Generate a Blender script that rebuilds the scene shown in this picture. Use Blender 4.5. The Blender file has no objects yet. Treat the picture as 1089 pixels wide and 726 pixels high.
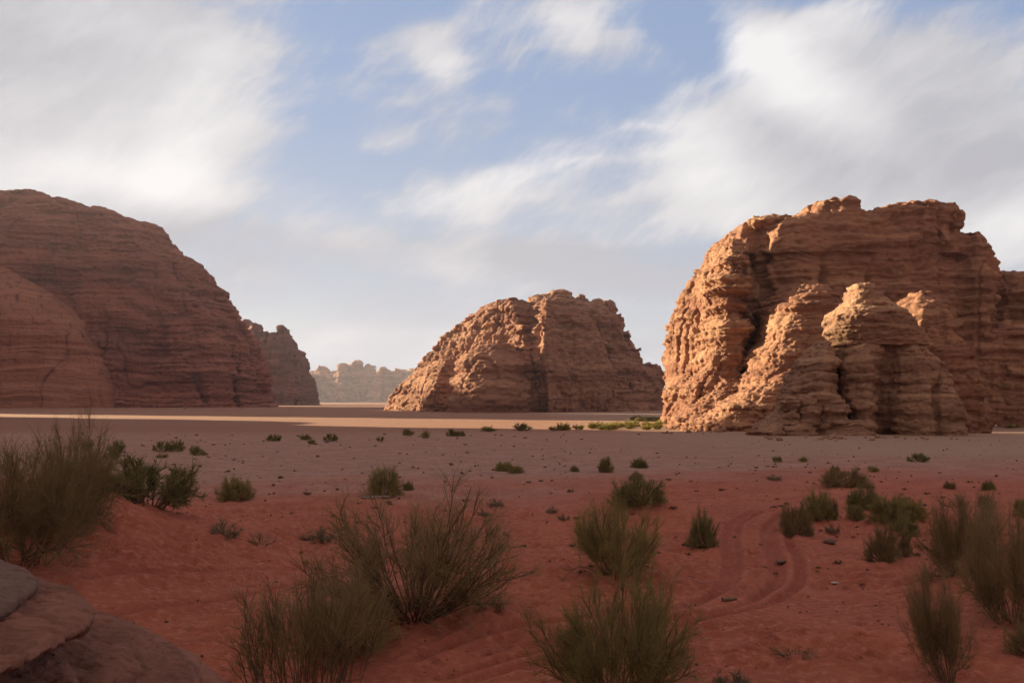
import bpy, math, random
import numpy as np
from mathutils import Vector

random.seed(7)
C = bpy.context.scene.collection
SC = bpy.context.scene
R = math.radians
F = 1059.0            # focal length in photo pixels (35 mm lens on a 36 mm sensor)
HZ = 426.0            # photo row of the horizon
EYE = 5.0             # eye height above the plain

# ------------------------------------------------------------------ camera
cd = bpy.data.cameras.new('camera')
cam = bpy.data.objects.new('camera', cd)
C.objects.link(cam)
cam.location = (0, 0, EYE)
cam.rotation_euler = (R(90), 0, 0)
cd.lens = 35.0
cd.sensor_width = 36.0
cd.shift_y = (HZ - 363.0) / 1089.0
cd.clip_start = 0.05
cd.clip_end = 30000
SC.camera = cam

# ------------------------------------------------------------------ sun
SUN_A = 32.0          # the light travels to +X, turned this far towards the viewer
SUN_EL = 15.0
a, e = R(SUN_A), R(SUN_EL)
Ldir = Vector((math.cos(a) * math.cos(e), -math.sin(a) * math.cos(e), -math.sin(e)))
sd = bpy.data.lights.new('sun', 'SUN')
sd.energy = 5.0
sd.angle = R(0.5)
sd.color = (1.0, 0.82, 0.50)
sun = bpy.data.objects.new('sun', sd)
C.objects.link(sun)
sun.rotation_euler = Ldir.to_track_quat('-Z', 'Y').to_euler()

# ------------------------------------------------------------------ view
SC.view_settings.view_transform = 'Standard'
SC.view_settings.look = 'None'
SC.view_settings.exposure = 1.75
SC.view_settings.gamma = 1.0
SC.view_settings.use_curve_mapping = False
SC.render.engine = 'CYCLES'
SC.cycles.use_denoising = True
SC.cycles.max_bounces = 5
SC.cycles.volume_bounces = 0
SC.cycles.sample_clamp_indirect = 4.0

# ------------------------------------------------------------------ node helper
class NB:
    def __init__(self, nt):
        self.nt = nt
        nt.nodes.clear()
    def n(self, kind, **kw):
        nd = self.nt.nodes.new(kind)
        for k, v in kw.items():
            if k == 'inp':
                for kk, vv in v.items():
                    if isinstance(vv, bpy.types.NodeSocket):
                        self.nt.links.new(vv, nd.inputs[kk])
                    else:
                        nd.inputs[kk].default_value = vv
            else:
                setattr(nd, k, v)
        return nd
    def link(self, a, b):
        self.nt.links.new(a, b)
    def math(self, op, x, y=0.0, z=0.0, clamp=False):
        nd = self.nt.nodes.new('ShaderNodeMath')
        nd.operation = op
        nd.use_clamp = clamp
        for i, v in enumerate((x, y, z)):
            if isinstance(v, bpy.types.NodeSocket):
                self.nt.links.new(v, nd.inputs[i])
            elif i < len(nd.inputs):
                nd.inputs[i].default_value = v
        return nd.outputs[0]
    def noise(self, vec, scale, detail=4, rough=0.55, dist=0.0):
        nd = self.n('ShaderNodeTexNoise', inp={'Vector': vec, 'Scale': scale, 'Detail': detail, 'Roughness': rough, 'Distortion': dist})
        return nd.outputs['Fac']
    def smap(self, v, a, b, c=0.0, d=1.0, smooth=True):
        nd = self.n('ShaderNodeMapRange', inp={'Value': v, 'From Min': a, 'From Max': b, 'To Min': c, 'To Max': d})
        nd.interpolation_type = 'SMOOTHSTEP' if smooth else 'LINEAR'
        nd.clamp = True
        return nd.outputs['Result']
    def mix(self, f, c1, c2, blend='MIX'):
        nd = self.nt.nodes.new('ShaderNodeMix')
        nd.data_type = 'RGBA'
        nd.blend_type = blend
        for i, v in ((0, f), (6, c1), (7, c2)):
            if isinstance(v, bpy.types.NodeSocket):
                self.nt.links.new(v, nd.inputs[i])
            elif i == 0:
                nd.inputs[0].default_value = v
            else:
                nd.inputs[i].default_value = (*v, 1.0)
        return nd.outputs[2]
    def mapping(self, vec, loc=(0, 0, 0), rot=(0, 0, 0), scale=(1, 1, 1), kind='POINT'):
        nd = self.n('ShaderNodeMapping', vector_type=kind, inp={'Vector': vec, 'Location': loc, 'Rotation': rot, 'Scale': scale})
        return nd.outputs[0]

# ------------------------------------------------------------------ sky: Nishita air with drifting cloud
w = bpy.data.worlds.new('World')
SC.world = w
w.use_nodes = True
b = NB(w.node_tree)
out = b.n('ShaderNodeOutputWorld')
bg = b.n('ShaderNodeBackground')
b.link(bg.outputs[0], out.inputs[0])
sky = b.n('ShaderNodeTexSky', sky_type='NISHITA')
sky.sun_disc = False
sky.sun_elevation = R(SUN_EL)
sky.sun_rotation = R(-(90 - SUN_A))
sky.air_density = 1.0
sky.dust_density = 1.5
sky.ozone_density = 2.0
tc = b.n('ShaderNodeTexCoord')
D = tc.outputs['Generated']
sx = b.n('ShaderNodeSeparateXYZ', inp={'Vector': D})
dx, dy, dz = sx.outputs
az = b.math('ARCTAN2', dx, dy)
el = b.math('ARCSINE', dz)
AE = b.n('ShaderNodeCombineXYZ', inp={0: az, 1: el}).outputs[0]
zz = b.math('ADD', b.math('MAXIMUM', dz, 0.0), 0.16)
CP = b.n('ShaderNodeCombineXYZ', inp={0: b.math('DIVIDE', dx, zz), 1: b.math('DIVIDE', dy, zz)}).outputs[0]
def blob(px, py, rx, ry, rot=0.0):
    A = math.atan((px - 544.5) / F)
    E = math.atan((HZ - py) / F * math.cos(A))
    m = b.mapping(AE, (A, E, 0), (0, 0, R(-rot)), (rx / F, ry / F, 1), 'TEXTURE')
    g = b.n('ShaderNodeTexGradient', gradient_type='SPHERICAL', inp={'Vector': m}).outputs['Fac']
    return b.smap(g, 0.0, 1.0)
def total(base, items):
    s = base
    for wgt, bl in items:
        s = b.math('MULTIPLY_ADD', bl, wgt, s)
    return s
wa = b.n('ShaderNodeTexNoise', inp={'Vector': CP, 'Scale': 0.9, 'Detail': 3.0})
warp = b.n('ShaderNodeVectorMath', operation='SCALE', inp={0: wa.outputs['Color'], 'Scale': 0.5}).outputs[0]
CPW = b.n('ShaderNodeVectorMath', operation='ADD', inp={0: CP, 1: warp}).outputs[0]
n_big = b.noise(b.mapping(CPW, rot=(0, 0, R(20)), scale=(1.1, 0.6, 1), kind='TEXTURE'), 1.3, 7, 0.58)
def warped(sc, amt, det=3.0):
    q = b.n('ShaderNodeTexNoise', inp={'Vector': AE, 'Scale': sc, 'Detail': det})
    c = b.n('ShaderNodeVectorMath', operation='SUBTRACT', inp={0: q.outputs['Color'], 1: (0.5, 0.5, 0.5)}).outputs[0]
    c = b.n('ShaderNodeVectorMath', operation='SCALE', inp={0: c, 'Scale': amt}).outputs[0]
    return b.n('ShaderNodeVectorMath', operation='ADD', inp={0: AE, 1: c}).outputs[0]
W1 = warped(3.0, 0.12)
W2 = warped(9.0, 0.05, 4.0)
n_f1 = b.noise(b.mapping(W1, rot=(0, 0, R(30)), scale=(0.26, 0.12, 1), kind='TEXTURE'), 1.0, 10, 0.60)
rg = b.n('ShaderNodeTexNoise', noise_type='RIDGED_MULTIFRACTAL', inp={'Vector': b.mapping(W2, loc=(2, 3, 0), rot=(0, 0, R(24)), scale=(0.20, 0.075, 1), kind='TEXTURE'), 'Scale': 1.0, 'Detail': 8.0, 'Roughness': 0.55, 'Lacunarity': 2.1, 'Offset': 0.9, 'Gain': 1.6})
n_f2 = b.smap(rg.outputs['Fac'], 0.2, 2.2, 0.25, 0.75, smooth=False)
n_f3 = b.noise(b.mapping(W2, loc=(7, 2, 0), rot=(0, 0, R(44)), scale=(0.032, 0.0085, 1), kind='TEXTURE'), 1.0, 7, 0.62)
n_low = b.noise(b.mapping(W1, loc=(4, 8, 0), rot=(0, 0, R(7)), scale=(0.36, 0.05, 1), kind='TEXTURE'), 1.0, 8, 0.55)
n_wisp = b.math('ADD', b.math('MULTIPLY', n_f1, 0.50), b.math('ADD', b.math('MULTIPLY', n_f2, 0.39), b.math('MULTIPLY', n_f3, 0.14)))
n_soft = b.noise(b.mapping(W1, loc=(5, 1, 0), rot=(0, 0, R(25)), scale=(0.24, 0.12, 1), kind='TEXTURE'), 1.0, 8, 0.6)
# how much cloud: a thin veil everywhere, thick banks left and right, open blue between
cov = total(0.365, [
    (0.80, blob(30, 80, 300, 260)), (0.50, blob(190, 90, 170, 190, -20)), (0.45, blob(140, 190, 260, 90)),
    (1.15, blob(930, 120, 300, 150, 25)), (0.80, blob(930, 205, 330, 90)), (0.55, blob(745, 165, 110, 80, 35)), (0.4, blob(830, 60, 130, 60, 35)),
    (0.55, blob(600, 285, 380, 50, 6)), (0.50, blob(545, 200, 190, 50, -18)), (0.42, blob(470, 66, 60, 40, 35)), (0.36, blob(600, 20, 150, 50, 25)),
    (0.75, blob(1085, 245, 110, 60)), (0.45, blob(260, 290, 420, 80)), (0.60, blob(560, 390, 600, 80)), (0.25, blob(560, 120, 200, 60, 15)),
    (-0.50, blob(745, 40, 110, 60, 30)), (-0.08, blob(345, 70, 80, 130, 12)), (-0.35, blob(560, 110, 150, 45, 10)),
    (-0.45, blob(870, -8, 90, 36)), (-0.30, blob(460, 250, 120, 34)), (-0.12, blob(330, 200, 120, 60)),
    (-0.5, blob(1050, 225, 60, 20, 20)),
])
covn = b.math('ADD', cov, b.math('MULTIPLY', b.math('SUBTRACT', n_wisp, 0.5), 3.0))
covn = b.math('ADD', covn, b.math('MULTIPLY', b.math('SUBTRACT', n_low, 0.5), 1.0))
alpha = b.smap(covn, 0.16, 0.92)
# and how bright it is: sunlit edges, grey bellies
bright = total(0.33, [
    (0.42, blob(200, 130, 150, 110, -15)), (0.45, blob(120, 190, 240, 40)), (-0.22, blob(20, 40, 260, 150)), (-0.12, blob(330, 30, 120, 60)),
    (0.45, blob(735, 165, 130, 80, 40)), (0.75, blob(820, 70, 220, 56, 33)), (0.2, blob(900, 30, 160, 60)), (-0.30, blob(960, 165, 230, 75)), (0.15, blob(800, 240, 140, 40)),
    (0.6, blob(1080, 243, 90, 46)), (-0.55, blob(640, 282, 360, 40, 8)), (-0.40, blob(260, 265, 280, 44)), (-0.35, blob(480, 325, 420, 44)), (0.22, blob(700, 330, 200, 22, 6)),
    (0.42, blob(540, 190, 170, 40, -18)), (0.45, blob(470, 66, 60, 36)), (0.30, blob(600, 20, 120, 40)), (0.28, blob(440, 385, 300, 26)),
])
bright = b.math('ADD', bright, b.math('MULTIPLY', b.math('SUBTRACT', n_soft, 0.5), 1.0))
bright = b.math('ADD', bright, b.math('MULTIPLY', b.math('SUBTRACT', n_wisp, 0.5), 1.7))
bright = b.math('ADD', bright, b.math('MULTIPLY', b.math('MULTIPLY', b.math('SUBTRACT', n_low, 0.5), b.smap(el, 0.22, 0.12)), 1.1))
bright = b.smap(bright, 0.0, 1.0, smooth=False)
ccol = b.mix(bright, (4.6, 4.7, 5.2), (8.7, 8.6, 8.7))
lowc = b.smap(el, 0.02, 0.19)
ccol = b.mix(lowc, b.mix(bright, (4.1, 4.7, 5.8), (6.7, 6.95, 7.6)), ccol)
blue = b.mix(0.8, sky.outputs[0], b.mix(b.smap(el, 0.05, 0.36), (4.7, 5.45, 6.6), (2.95, 4.1, 6.5)))
skyc = b.mix(alpha, blue, ccol)
up = b.smap(el, -0.05, 0.0)
skyc = b.mix(up, (1.2, 0.7, 0.5), skyc)
# overhead and behind the viewer: unseen warm cloud added as fill for the shade
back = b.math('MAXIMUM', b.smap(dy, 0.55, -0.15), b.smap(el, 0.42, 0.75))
fill_deck = b.mix(b.smap(n_big, 0.3, 0.7), (4.2, 3.3, 2.9), (5.7, 4.5, 3.95))
skyc = b.mix(b.math('MULTIPLY', back, up), skyc, fill_deck)
skyc = b.mix(1.0, skyc, (0.605, 0.605, 0.605), 'MULTIPLY')
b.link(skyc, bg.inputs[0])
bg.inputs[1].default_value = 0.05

# ------------------------------------------------------------------ numpy noise
_rng = np.random.RandomState(11)
_perm = np.tile(_rng.permutation(256), 3).astype(np.int64)
_g = _rng.normal(size=(256, 3)); _g /= np.linalg.norm(_g, axis=1)[:, None]
def pn(x, y, z):
    x, y, z = np.broadcast_arrays(np.asarray(x, float), np.asarray(y, float), np.asarray(z, float))
    xi, yi, zi = np.floor(x).astype(np.int64), np.floor(y).astype(np.int64), np.floor(z).astype(np.int64)
    xf, yf, zf = x - xi, y - yi, z - zi
    xi &= 255; yi &= 255; zi &= 255
    u, v, t = [f * f * f * (f * (f * 6 - 15) + 10) for f in (xf, yf, zf)]
    def gr(i, j, k):
        h = _perm[_perm[_perm[xi + i] + yi + j] + zi + k]
        g = _g[h]
        return g[..., 0] * (xf - i) + g[..., 1] * (yf - j) + g[..., 2] * (zf - k)
    l = lambda a, b_, f: a + (b_ - a) * f
    return 1.5 * l(l(l(gr(0, 0, 0), gr(1, 0, 0), u), l(gr(0, 1, 0), gr(1, 1, 0), u), v),
                   l(l(gr(0, 0, 1), gr(1, 0, 1), u), l(gr(0, 1, 1), gr(1, 1, 1), u), v), t)
def fbm(x, y, z, octv=4, gain=0.5):
    s, a_ = 0.0, 1.0
    for i in range(octv):
        s = s + a_ * pn(x + 17.3 * i, y - 9.1 * i, z + 5.7 * i)
        x, y, z = x * 2.03, y * 2.03, z * 2.03
        a_ *= gain
    return s
def sst(a_, b_, x):
    t = np.clip((x - a_) / (b_ - a_), 0, 1)
    return t * t * (3 - 2 * t)

# ------------------------------------------------------------------ object helpers
def link_mesh(name, V, faces, mat, parent=None, loc=(0, 0, 0), smooth=True, sides=4):
    V = np.asarray(V, np.float32) - np.asarray(loc, np.float32)
    me = bpy.data.meshes.new(name)
    faces = np.asarray(faces, np.int32)
    me.vertices.add(len(V)); me.vertices.foreach_set('co', V.ravel())
    k = faces.shape[1]
    me.loops.add(faces.size); me.loops.foreach_set('vertex_index', faces.ravel())
    me.polygons.add(len(faces))
    me.polygons.foreach_set('loop_start', np.arange(0, faces.size, k, dtype=np.int32))
    me.update(calc_edges=True)
    me.validate()
    if smooth:
        me.polygons.foreach_set('use_smooth', np.ones(len(me.polygons), bool))
    me.materials.append(mat)
    o = bpy.data.objects.new(name, me)
    C.objects.link(o)
    o.parent = parent
    if parent is None:
        o.location = loc
    return o
def tag(o, label, cat, group=None):
    o['label'] = label; o['category'] = cat
    if group: o['group'] = group
    return o
def empty(name, loc, label=None, cat=None, group=None):
    o = bpy.data.objects.new(name, None)
    C.objects.link(o); o.location = loc
    if label: tag(o, label, cat, group)
    return o
def new_mat(name):
    m = bpy.data.materials.new(name); m.use_nodes = True
    return m, NB(m.node_tree)

# ------------------------------------------------------------------ terrain
def polyw(pts):
    return np.array([(gx, gy) for gx, gy in pts])
def flat(px, py):
    y = EYE * F / (py - HZ)
    return ((px - 544.5) / F * y, y)
RUTS = [
    [(440, 702), (468, 692), (527, 677), (582, 669), (650, 659), (710, 647), (749, 633), (775, 619), (784, 597), (782, 578), (788, 558), (806, 549), (828, 544)],
    [(470, 722), (500, 712), (582, 692), (650, 678), (714, 664), (761, 654), (800, 637), (820, 617), (822, 597), (814, 578), (816, 560), (832, 548), (850, 542)],
    [(560, 712), (660, 690), (733, 668), (800, 648), (844, 621), (851, 597), (840, 578), (838, 562)],
    [(480, 730), (540, 712), (640, 688), (722, 662), (768, 650), (806, 631), (828, 612), (829, 594), (822, 578), (824, 562)],
    [(560, 690), (640, 672), (700, 655), (740, 640), (764, 622), (774, 600), (772, 580), (778, 560), (800, 545)],
    [(90, 650), (130, 640), (204, 626), (285, 607), (346, 593), (420, 578), (500, 566)],
    [(120, 670), (159, 660), (228, 644), (293, 626), (360, 609), (440, 590)],
]
RUTW = [np.array([flat(*p) for p in r]) for r in RUTS]
def resample(P, n=90):
    # Catmull-Rom through the points
    out_ = []
    Q = np.vstack([2 * P[0] - P[1], P, 2 * P[-1] - P[-2]])
    per = max(4, n // (len(P) - 1))
    for i in range(1, len(Q) - 2):
        p0, p1, p2, p3 = Q[i - 1], Q[i], Q[i + 1], Q[i + 2]
        for t in np.linspace(0, 1, per, endpoint=False):
            out_.append(0.5 * ((2 * p1) + (p2 - p0) * t + (2 * p0 - 5 * p1 + 4 * p2 - p3) * t * t + (3 * p1 - p0 - 3 * p2 + p3) * t ** 3))
    out_.append(Q[-2])
    return np.array(out_)
RUTW = [resample(r) for r in RUTW]
def gbase(x, y):
    x = np.asarray(x, float); y = np.asarray(y, float)
    z = -1.8 * sst(125, 245, y)
    near = 1 - sst(60, 105, y)
    z = z + near * (0.30 * fbm(x / 17, y / 17, 3.3, 3) + 0.10 * pn(x / 5, y / 5, 8.8))
    z = z + (1 - near) * 0.10 * fbm(x / 40, y / 25, 1.3, 2)
    t = np.clip((-6.6 - x) / 7.6, 0, 1)
    env = np.where(y < 30, np.exp(-((y - 30) / 9.5) ** 2), np.exp(-((y - 30) / 7.0) ** 2))
    z = z + 2.55 * (0.45 * t + 0.55 * sst(0, 1, t)) * env
    z = z + 0.85 * np.exp(-(((x - 5.6) / 2.3) ** 2 + ((y - 42) / 3.0) ** 2))
    z = z + 0.35 * np.exp(-(((x - 3.2) / 1.6) ** 2 + ((y - 29) / 1.6) ** 2))
    z = z + 0.3 * np.exp(-(((x - 52) / 19) ** 2 + ((y - 152) / 17) ** 2)) + 0.8 * np.exp(-(((x - 80) / 60) ** 2 + ((y - 262) / 32) ** 4))
    z = z + 0.45 * np.exp(-(((x + 2.6) / 2.6) ** 2 + ((y - 23) / 1.8) ** 2))
    z = z + 0.4 * np.exp(-(((x - 12.5) / 2.6) ** 2 + ((y - 25) / 3) ** 2))
    return z
def gz(x, y):
    return gbase(x, y)
def place(px, py):
    Y = np.concatenate([np.arange(4, 120, 0.05), np.arange(120, 900, 0.5)])
    X = (px - 544.5) / F * Y
    Z = EYE - (py - HZ) / F * Y
    i = np.argmax(Z <= gz(X, Y))
    return float(X[i]), float(Y[i]), float(gz(X[i], Y[i]))

def build_ground():
    half = R(37)
    th = np.concatenate([np.linspace(-math.pi, -half, 60)[:-1], np.linspace(-half, half, 860), np.linspace(half, math.pi, 60)[1:]])
    rr = [1.0, 3.0, 6.0, 9.0]
    yy = 400.0                               # pixels below the horizon
    while yy > 14:
        rr.append(EYE * F / yy); yy -= 1.1
    r = rr[-1]
    while r < 6000:
        r *= 1.025; rr.append(r)
    rr = np.array(sorted(rr))
    T, Q = np.meshgrid(th, rr)
    X, Y = np.sin(T) * Q, np.cos(T) * Q
    Z = gz(X, Y)
    near = 1 - sst(45, 80, Q)
    mid = 1 - sst(90, 220, Q)
    # trampled, wind-worked sand: hollows and hummocks
    wx, wy = X + 0.3 * pn(X, Y, 2.2), Y + 0.3 * pn(X, Y, 4.4)
    h1 = pn(wx / 0.62, wy / 0.45, 0.5)
    h2 = pn(wx / 0.27, wy / 0.22, 1.5)
    patch = 0.35 + 0.9 * sst(-0.35, 0.4, pn(X / 7, Y / 7, 6.1))
    Z = Z + near * patch * (0.12 * h1 - 0.15 * np.clip(0.35 - np.abs(h1 + 0.5), 0, 1) + 0.10 * h2)
    Z = Z + mid * 0.05 * fbm(X / 2.1, Y / 2.1, 7.7, 3)
    clod = np.clip(pn(X / 0.8, Y / 1.1, 9.9) - 0.42, 0, 1) * np.clip(pn(X / 9, Y / 9, 3.1) + 0.25, 0, 1)
    Z = Z + (1 - sst(60, 140, Q)) * sst(24, 45, Q) * 0.5 * clod
    # wheel ruts
    RUT = np.zeros_like(Z)
    for ri, P in enumerate(RUTW):
        mn, mx = P.min(0) - 1.5, P.max(0) + 1.5
        sel = (X > mn[0]) & (X < mx[0]) & (Y > mn[1]) & (Y < mx[1])
        idx = np.nonzero(sel.ravel())[0]
        xs, ys = X.ravel()[idx], Y.ravel()[idx]
        d2 = np.full(len(idx), 1e9)
        for i in range(len(P) - 1):
            A_, B_ = P[i], P[i + 1]
            ab = B_ - A_
            tt = np.clip(((xs - A_[0]) * ab[0] + (ys - A_[1]) * ab[1]) / max(1e-9, ab @ ab), 0, 1)
            d2 = np.minimum(d2, (xs - A_[0] - tt * ab[0]) ** 2 + (ys - A_[1] - tt * ab[1]) ** 2)
        d = np.sqrt(d2)
        am = (0.9, 0.9, 0.75, 0.6, 0.6, 0.5, 0.5)[ri] * (0.8 + 0.35 * pn(xs / 2, ys / 2, 3.0))
        cut = -0.17 * np.exp(-(d / 0.15) ** 4) + 0.08 * np.exp(-((d - 0.30) / 0.11) ** 2)
        RUT.ravel()[idx] = np.maximum(RUT.ravel()[idx], np.exp(-(d / 0.17) ** 4) * (0.7 + 0.4 * pn(xs / 1.5, ys / 1.5, 1.0)))
        zf = Z.ravel()
        sm = np.exp(-(d / 0.4) ** 4)
        zf[idx] = zf[idx] * (1 - 0.75 * sm) + gz(xs, ys) * 0.75 * sm + am * cut
    V = np.stack([X, Y, Z], -1)
    nr, nt = V.shape[:2]
    i = np.arange(nr - 1)[:, None] * nt + np.arange(nt - 1)[None]
    faces = np.stack([i, i + nt, i + nt + 1, i + 1], -1).reshape(-1, 4)
    m, b = new_mat('desert_floor')
    o_ = b.n('ShaderNodeOutputMaterial'); p = b.n('ShaderNodeBsdfPrincipled')
    b.link(p.outputs[0], o_.inputs[0])
    P = b.n('ShaderNodeNewGeometry').outputs['Position']
    s = b.n('ShaderNodeSeparateXYZ', inp={'Vector': P})
    nlow = b.noise(P, 0.035, 4, 0.6)
    nmid = b.noise(P, 0.35, 5, 0.6)
    nfine = b.noise(P, 5.0, 5, 0.65)
    red = b.mix(b.smap(nmid, 0.35, 0.68), (0.300, 0.090, 0.060), (0.372, 0.120, 0.080))
    red = b.mix(b.smap(nfine, 0.45, 0.72), red, (0.44, 0.165, 0.115))
    red = b.mix(b.smap(b.noise(P, 1.6, 6, 0.75), 0.54, 0.70), red, (0.215, 0.064, 0.046))
    gravel = b.mix(b.smap(nmid, 0.35, 0.7), (0.305, 0.178, 0.146), (0.385, 0.224, 0.182))
    gravel = b.mix(b.smap(b.noise(P, 1.8, 5, 0.75), 0.52, 0.66), gravel, (0.205, 0.115, 0.088))
    # red dune sand gives way to grey-brown gravel farther out
    lim = b.math('ADD', s.outputs[1], b.math('MULTIPLY', b.math('SUBTRACT', nlow, 0.5), 62.0))
    lim = b.math('ADD', lim, b.math('MULTIPLY', b.math('SUBTRACT', nmid, 0.5), 10.0))
    lim = b.math('MULTIPLY_ADD', s.outputs[0], -0.42, lim)
    fg = b.smap(lim, 46, 72)
    col = b.mix(fg, red, gravel)
    col = b.mix(b.smap(s.outputs[1], 130, 230), col, b.mix(nmid, (0.250, 0.134, 0.100), (0.295, 0.162, 0.122)))
    # smooth pale flat before the right-hand rocks
    fl = b.math('MULTIPLY', b.smap(s.outputs[1], 86, 96), b.smap(s.outputs[0], 5, 40))
    fl = b.math('MULTIPLY', fl, b.smap(nlow, 0.25, 0.5))
    col = b.mix(b.math('MULTIPLY', fl, 0.8), col, (0.33, 0.225, 0.18))
    # warm sand bars far out
    bars = b.smap(b.noise(b.mapping(P, scale=(0.004, 0.02, 1)), 1.0, 3), 0.5, 0.62)
    col = b.mix(b.math('MULTIPLY', bars, b.smap(s.outputs[1], 150, 260)), col, (0.275, 0.140, 0.085))
    # sand pressed down by wheels is a deeper red
    pk = b.n('ShaderNodeAttribute', attribute_name='packed').outputs['Fac']
    col = b.mix(b.math('MULTIPLY', pk, 0.6, clamp=True), col, (0.215, 0.058, 0.042))
    b.link(col, p.inputs['Base Color'])
    p.inputs['Roughness'].default_value = 0.95
    p.inputs['Specular IOR Level'].default_value = 0.1
    bump = b.n('ShaderNodeBump', inp={'Strength': 0.9, 'Distance': 0.05, 'Height': b.math('ADD', nfine, b.noise(P, 22, 3, 0.6))})
    b.link(bump.outputs[0], p.inputs['Normal'])
    o = link_mesh('ground', V.reshape(-1, 3), faces, m)
    at = o.data.attributes.new('packed', 'FLOAT', 'POINT')
    at.data.foreach_set('value', RUT.ravel().astype(np.float32))
    o['kind'] = 'structure'
    return o
build_ground()

# ------------------------------------------------------------------ rock
def rock_mat(name, A_, B_, dark, band=2.0, streak=0.5, bscale=1.0, seed=0.0):
    m, b = new_mat(name)
    o_ = b.n('ShaderNodeOutputMaterial'); p = b.n('ShaderNodeBsdfPrincipled')
    b.link(p.outputs[0], o_.inputs[0])
    P = b.n('ShaderNodeNewGeometry').outputs['Position']
    P = b.mapping(P, loc=(seed * 13, seed * 7, seed * 3))
    wz = b.noise(P, 0.05 / bscale, 3)
    Pw = b.n('ShaderNodeVectorMath', operation='ADD', inp={0: P, 1: b.n('ShaderNodeCombineXYZ', inp={2: b.math('MULTIPLY', wz, 3.0 * band)}).outputs[0]}).outputs[0]
    strat = b.noise(b.mapping(Pw, scale=(0.03 / band, 0.03 / band, 0.9 / band)), 1.0, 6, 0.65)
    fines = b.noise(b.mapping(Pw, scale=(0.10 / band, 0.10 / band, 3.6 / band)), 1.0, 4, 0.6)
    blot = b.noise(P, 0.045 / bscale, 5, 0.6)
    col = b.mix(b.smap(strat, 0.36, 0.64), A_, B_)
    col = b.mix(b.math('MULTIPLY', b.smap(fines, 0.5, 0.66), 0.6), col, tuple(c * 0.55 for c in A_))
    col = b.mix(b.math('MULTIPLY', b.smap(blot, 0.45, 0.7), 0.5), col, tuple(0.5 * (x + y) for x, y in zip(A_, dark)))
    st = b.noise(b.mapping(P, scale=(0.55 / bscale, 0.55 / bscale, 0.03 / bscale)), 1.0, 4, 0.6)
    stm = b.math('MULTIPLY', b.smap(st, 0.52, 0.72), b.smap(b.noise(P, 0.03 / bscale, 2), 0.42, 0.62))
    col = b.mix(b.math('MULTIPLY', stm, streak), col, dark)
    g = b.noise(P, 2.2 / bscale, 6, 0.7)
    g3 = b.noise(P, 9.0 / bscale, 4, 0.7)
    col = b.mix(b.math('MULTIPLY', b.smap(g3, 0.5, 0.7), 0.35), col, tuple(c * 0.6 for c in A_))
    col = b.mix(b.math('MULTIPLY', b.smap(g, 0.5, 0.8), 0.35), col, tuple(min(1, c * 1.35) for c in B_))
    b.link(col, p.inputs['Base Color'])
    p.inputs['Roughness'].default_value = 0.95
    p.inputs['Specular IOR Level'].default_value = 0.12
    h = b.math('ADD', b.math('MULTIPLY', g, 0.7), b.math('ADD', fines, b.math('MULTIPLY', strat, 0.8)))
    bump = b.n('ShaderNodeBump', inp={'Strength': 0.9, 'Distance': 0.55 * bscale, 'Height': h})
    b.link(bump.outputs[0], p.inputs['Normal'])
    return m

def W(px, py, Y):
    return (px - 544.5) / F * Y, EYE - (py - HZ) / F * Y
def lobe_px(Y, rows, nr=26, ns=44, sq=2.6, lean=0.0):
    """rows: (photo row, left column, right column, depth to the front, depth to the back) on the plane at distance Y"""
    out_ = []
    for py, xl, xr, f_, k_ in rows:
        a_, z = W(xl, py, Y); c_, _ = W(xr, py, Y)
        out_.append((z, a_, c_, Y - f_, Y + k_))
    return lobe(out_, nr, ns, sq)
def lobe(rows, nr=26, ns=44, sq=2.6):
    """rows of (z, x left, x right, y front, y back) lofted into one closed lump"""
    rows = sorted(rows)
    z = np.array([r[0] for r in rows])
    zz_ = np.linspace(z[0], z[-1], nr)
    a_ = [np.interp(zz_, z, [r[i] for r in rows]) for i in range(1, 5)]
    th = np.linspace(0, 2 * math.pi, ns, endpoint=False)
    ct, st = np.cos(th), np.sin(th)
    ex = 2.0 / sq
    cs = np.sign(ct) * np.abs(ct) ** ex; sn = np.sign(st) * np.abs(st) ** ex
    cx, hx = (a_[0] + a_[1]) / 2, (a_[1] - a_[0]) / 2
    cy, hy = (a_[2] + a_[3]) / 2, (a_[3] - a_[2]) / 2
    X = cx[:, None] + hx[:, None] * cs; Y = cy[:, None] + hy[:, None] * sn
    Z = np.repeat(zz_[:, None], ns, 1)
    V = np.stack([X, Y, Z], -1).reshape(-1, 3)
    V = np.vstack([V, [cx[0], cy[0], zz_[0]], [cx[-1], cy[-1], zz_[-1]]])
    F_ = []
    for i in range(nr - 1):
        for j in range(ns):
            k = (j + 1) % ns
            F_.append((i * ns + j, i * ns + k, (i + 1) * ns + k, (i + 1) * ns + j))
    b0, t0 = nr * ns, nr * ns + 1
    for j in range(ns):
        k = (j + 1) % ns
        F_.append((b0, k, j)); F_.append((t0, (nr - 1) * ns + j, (nr - 1) * ns + k))
    return V.tolist(), F_
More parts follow.
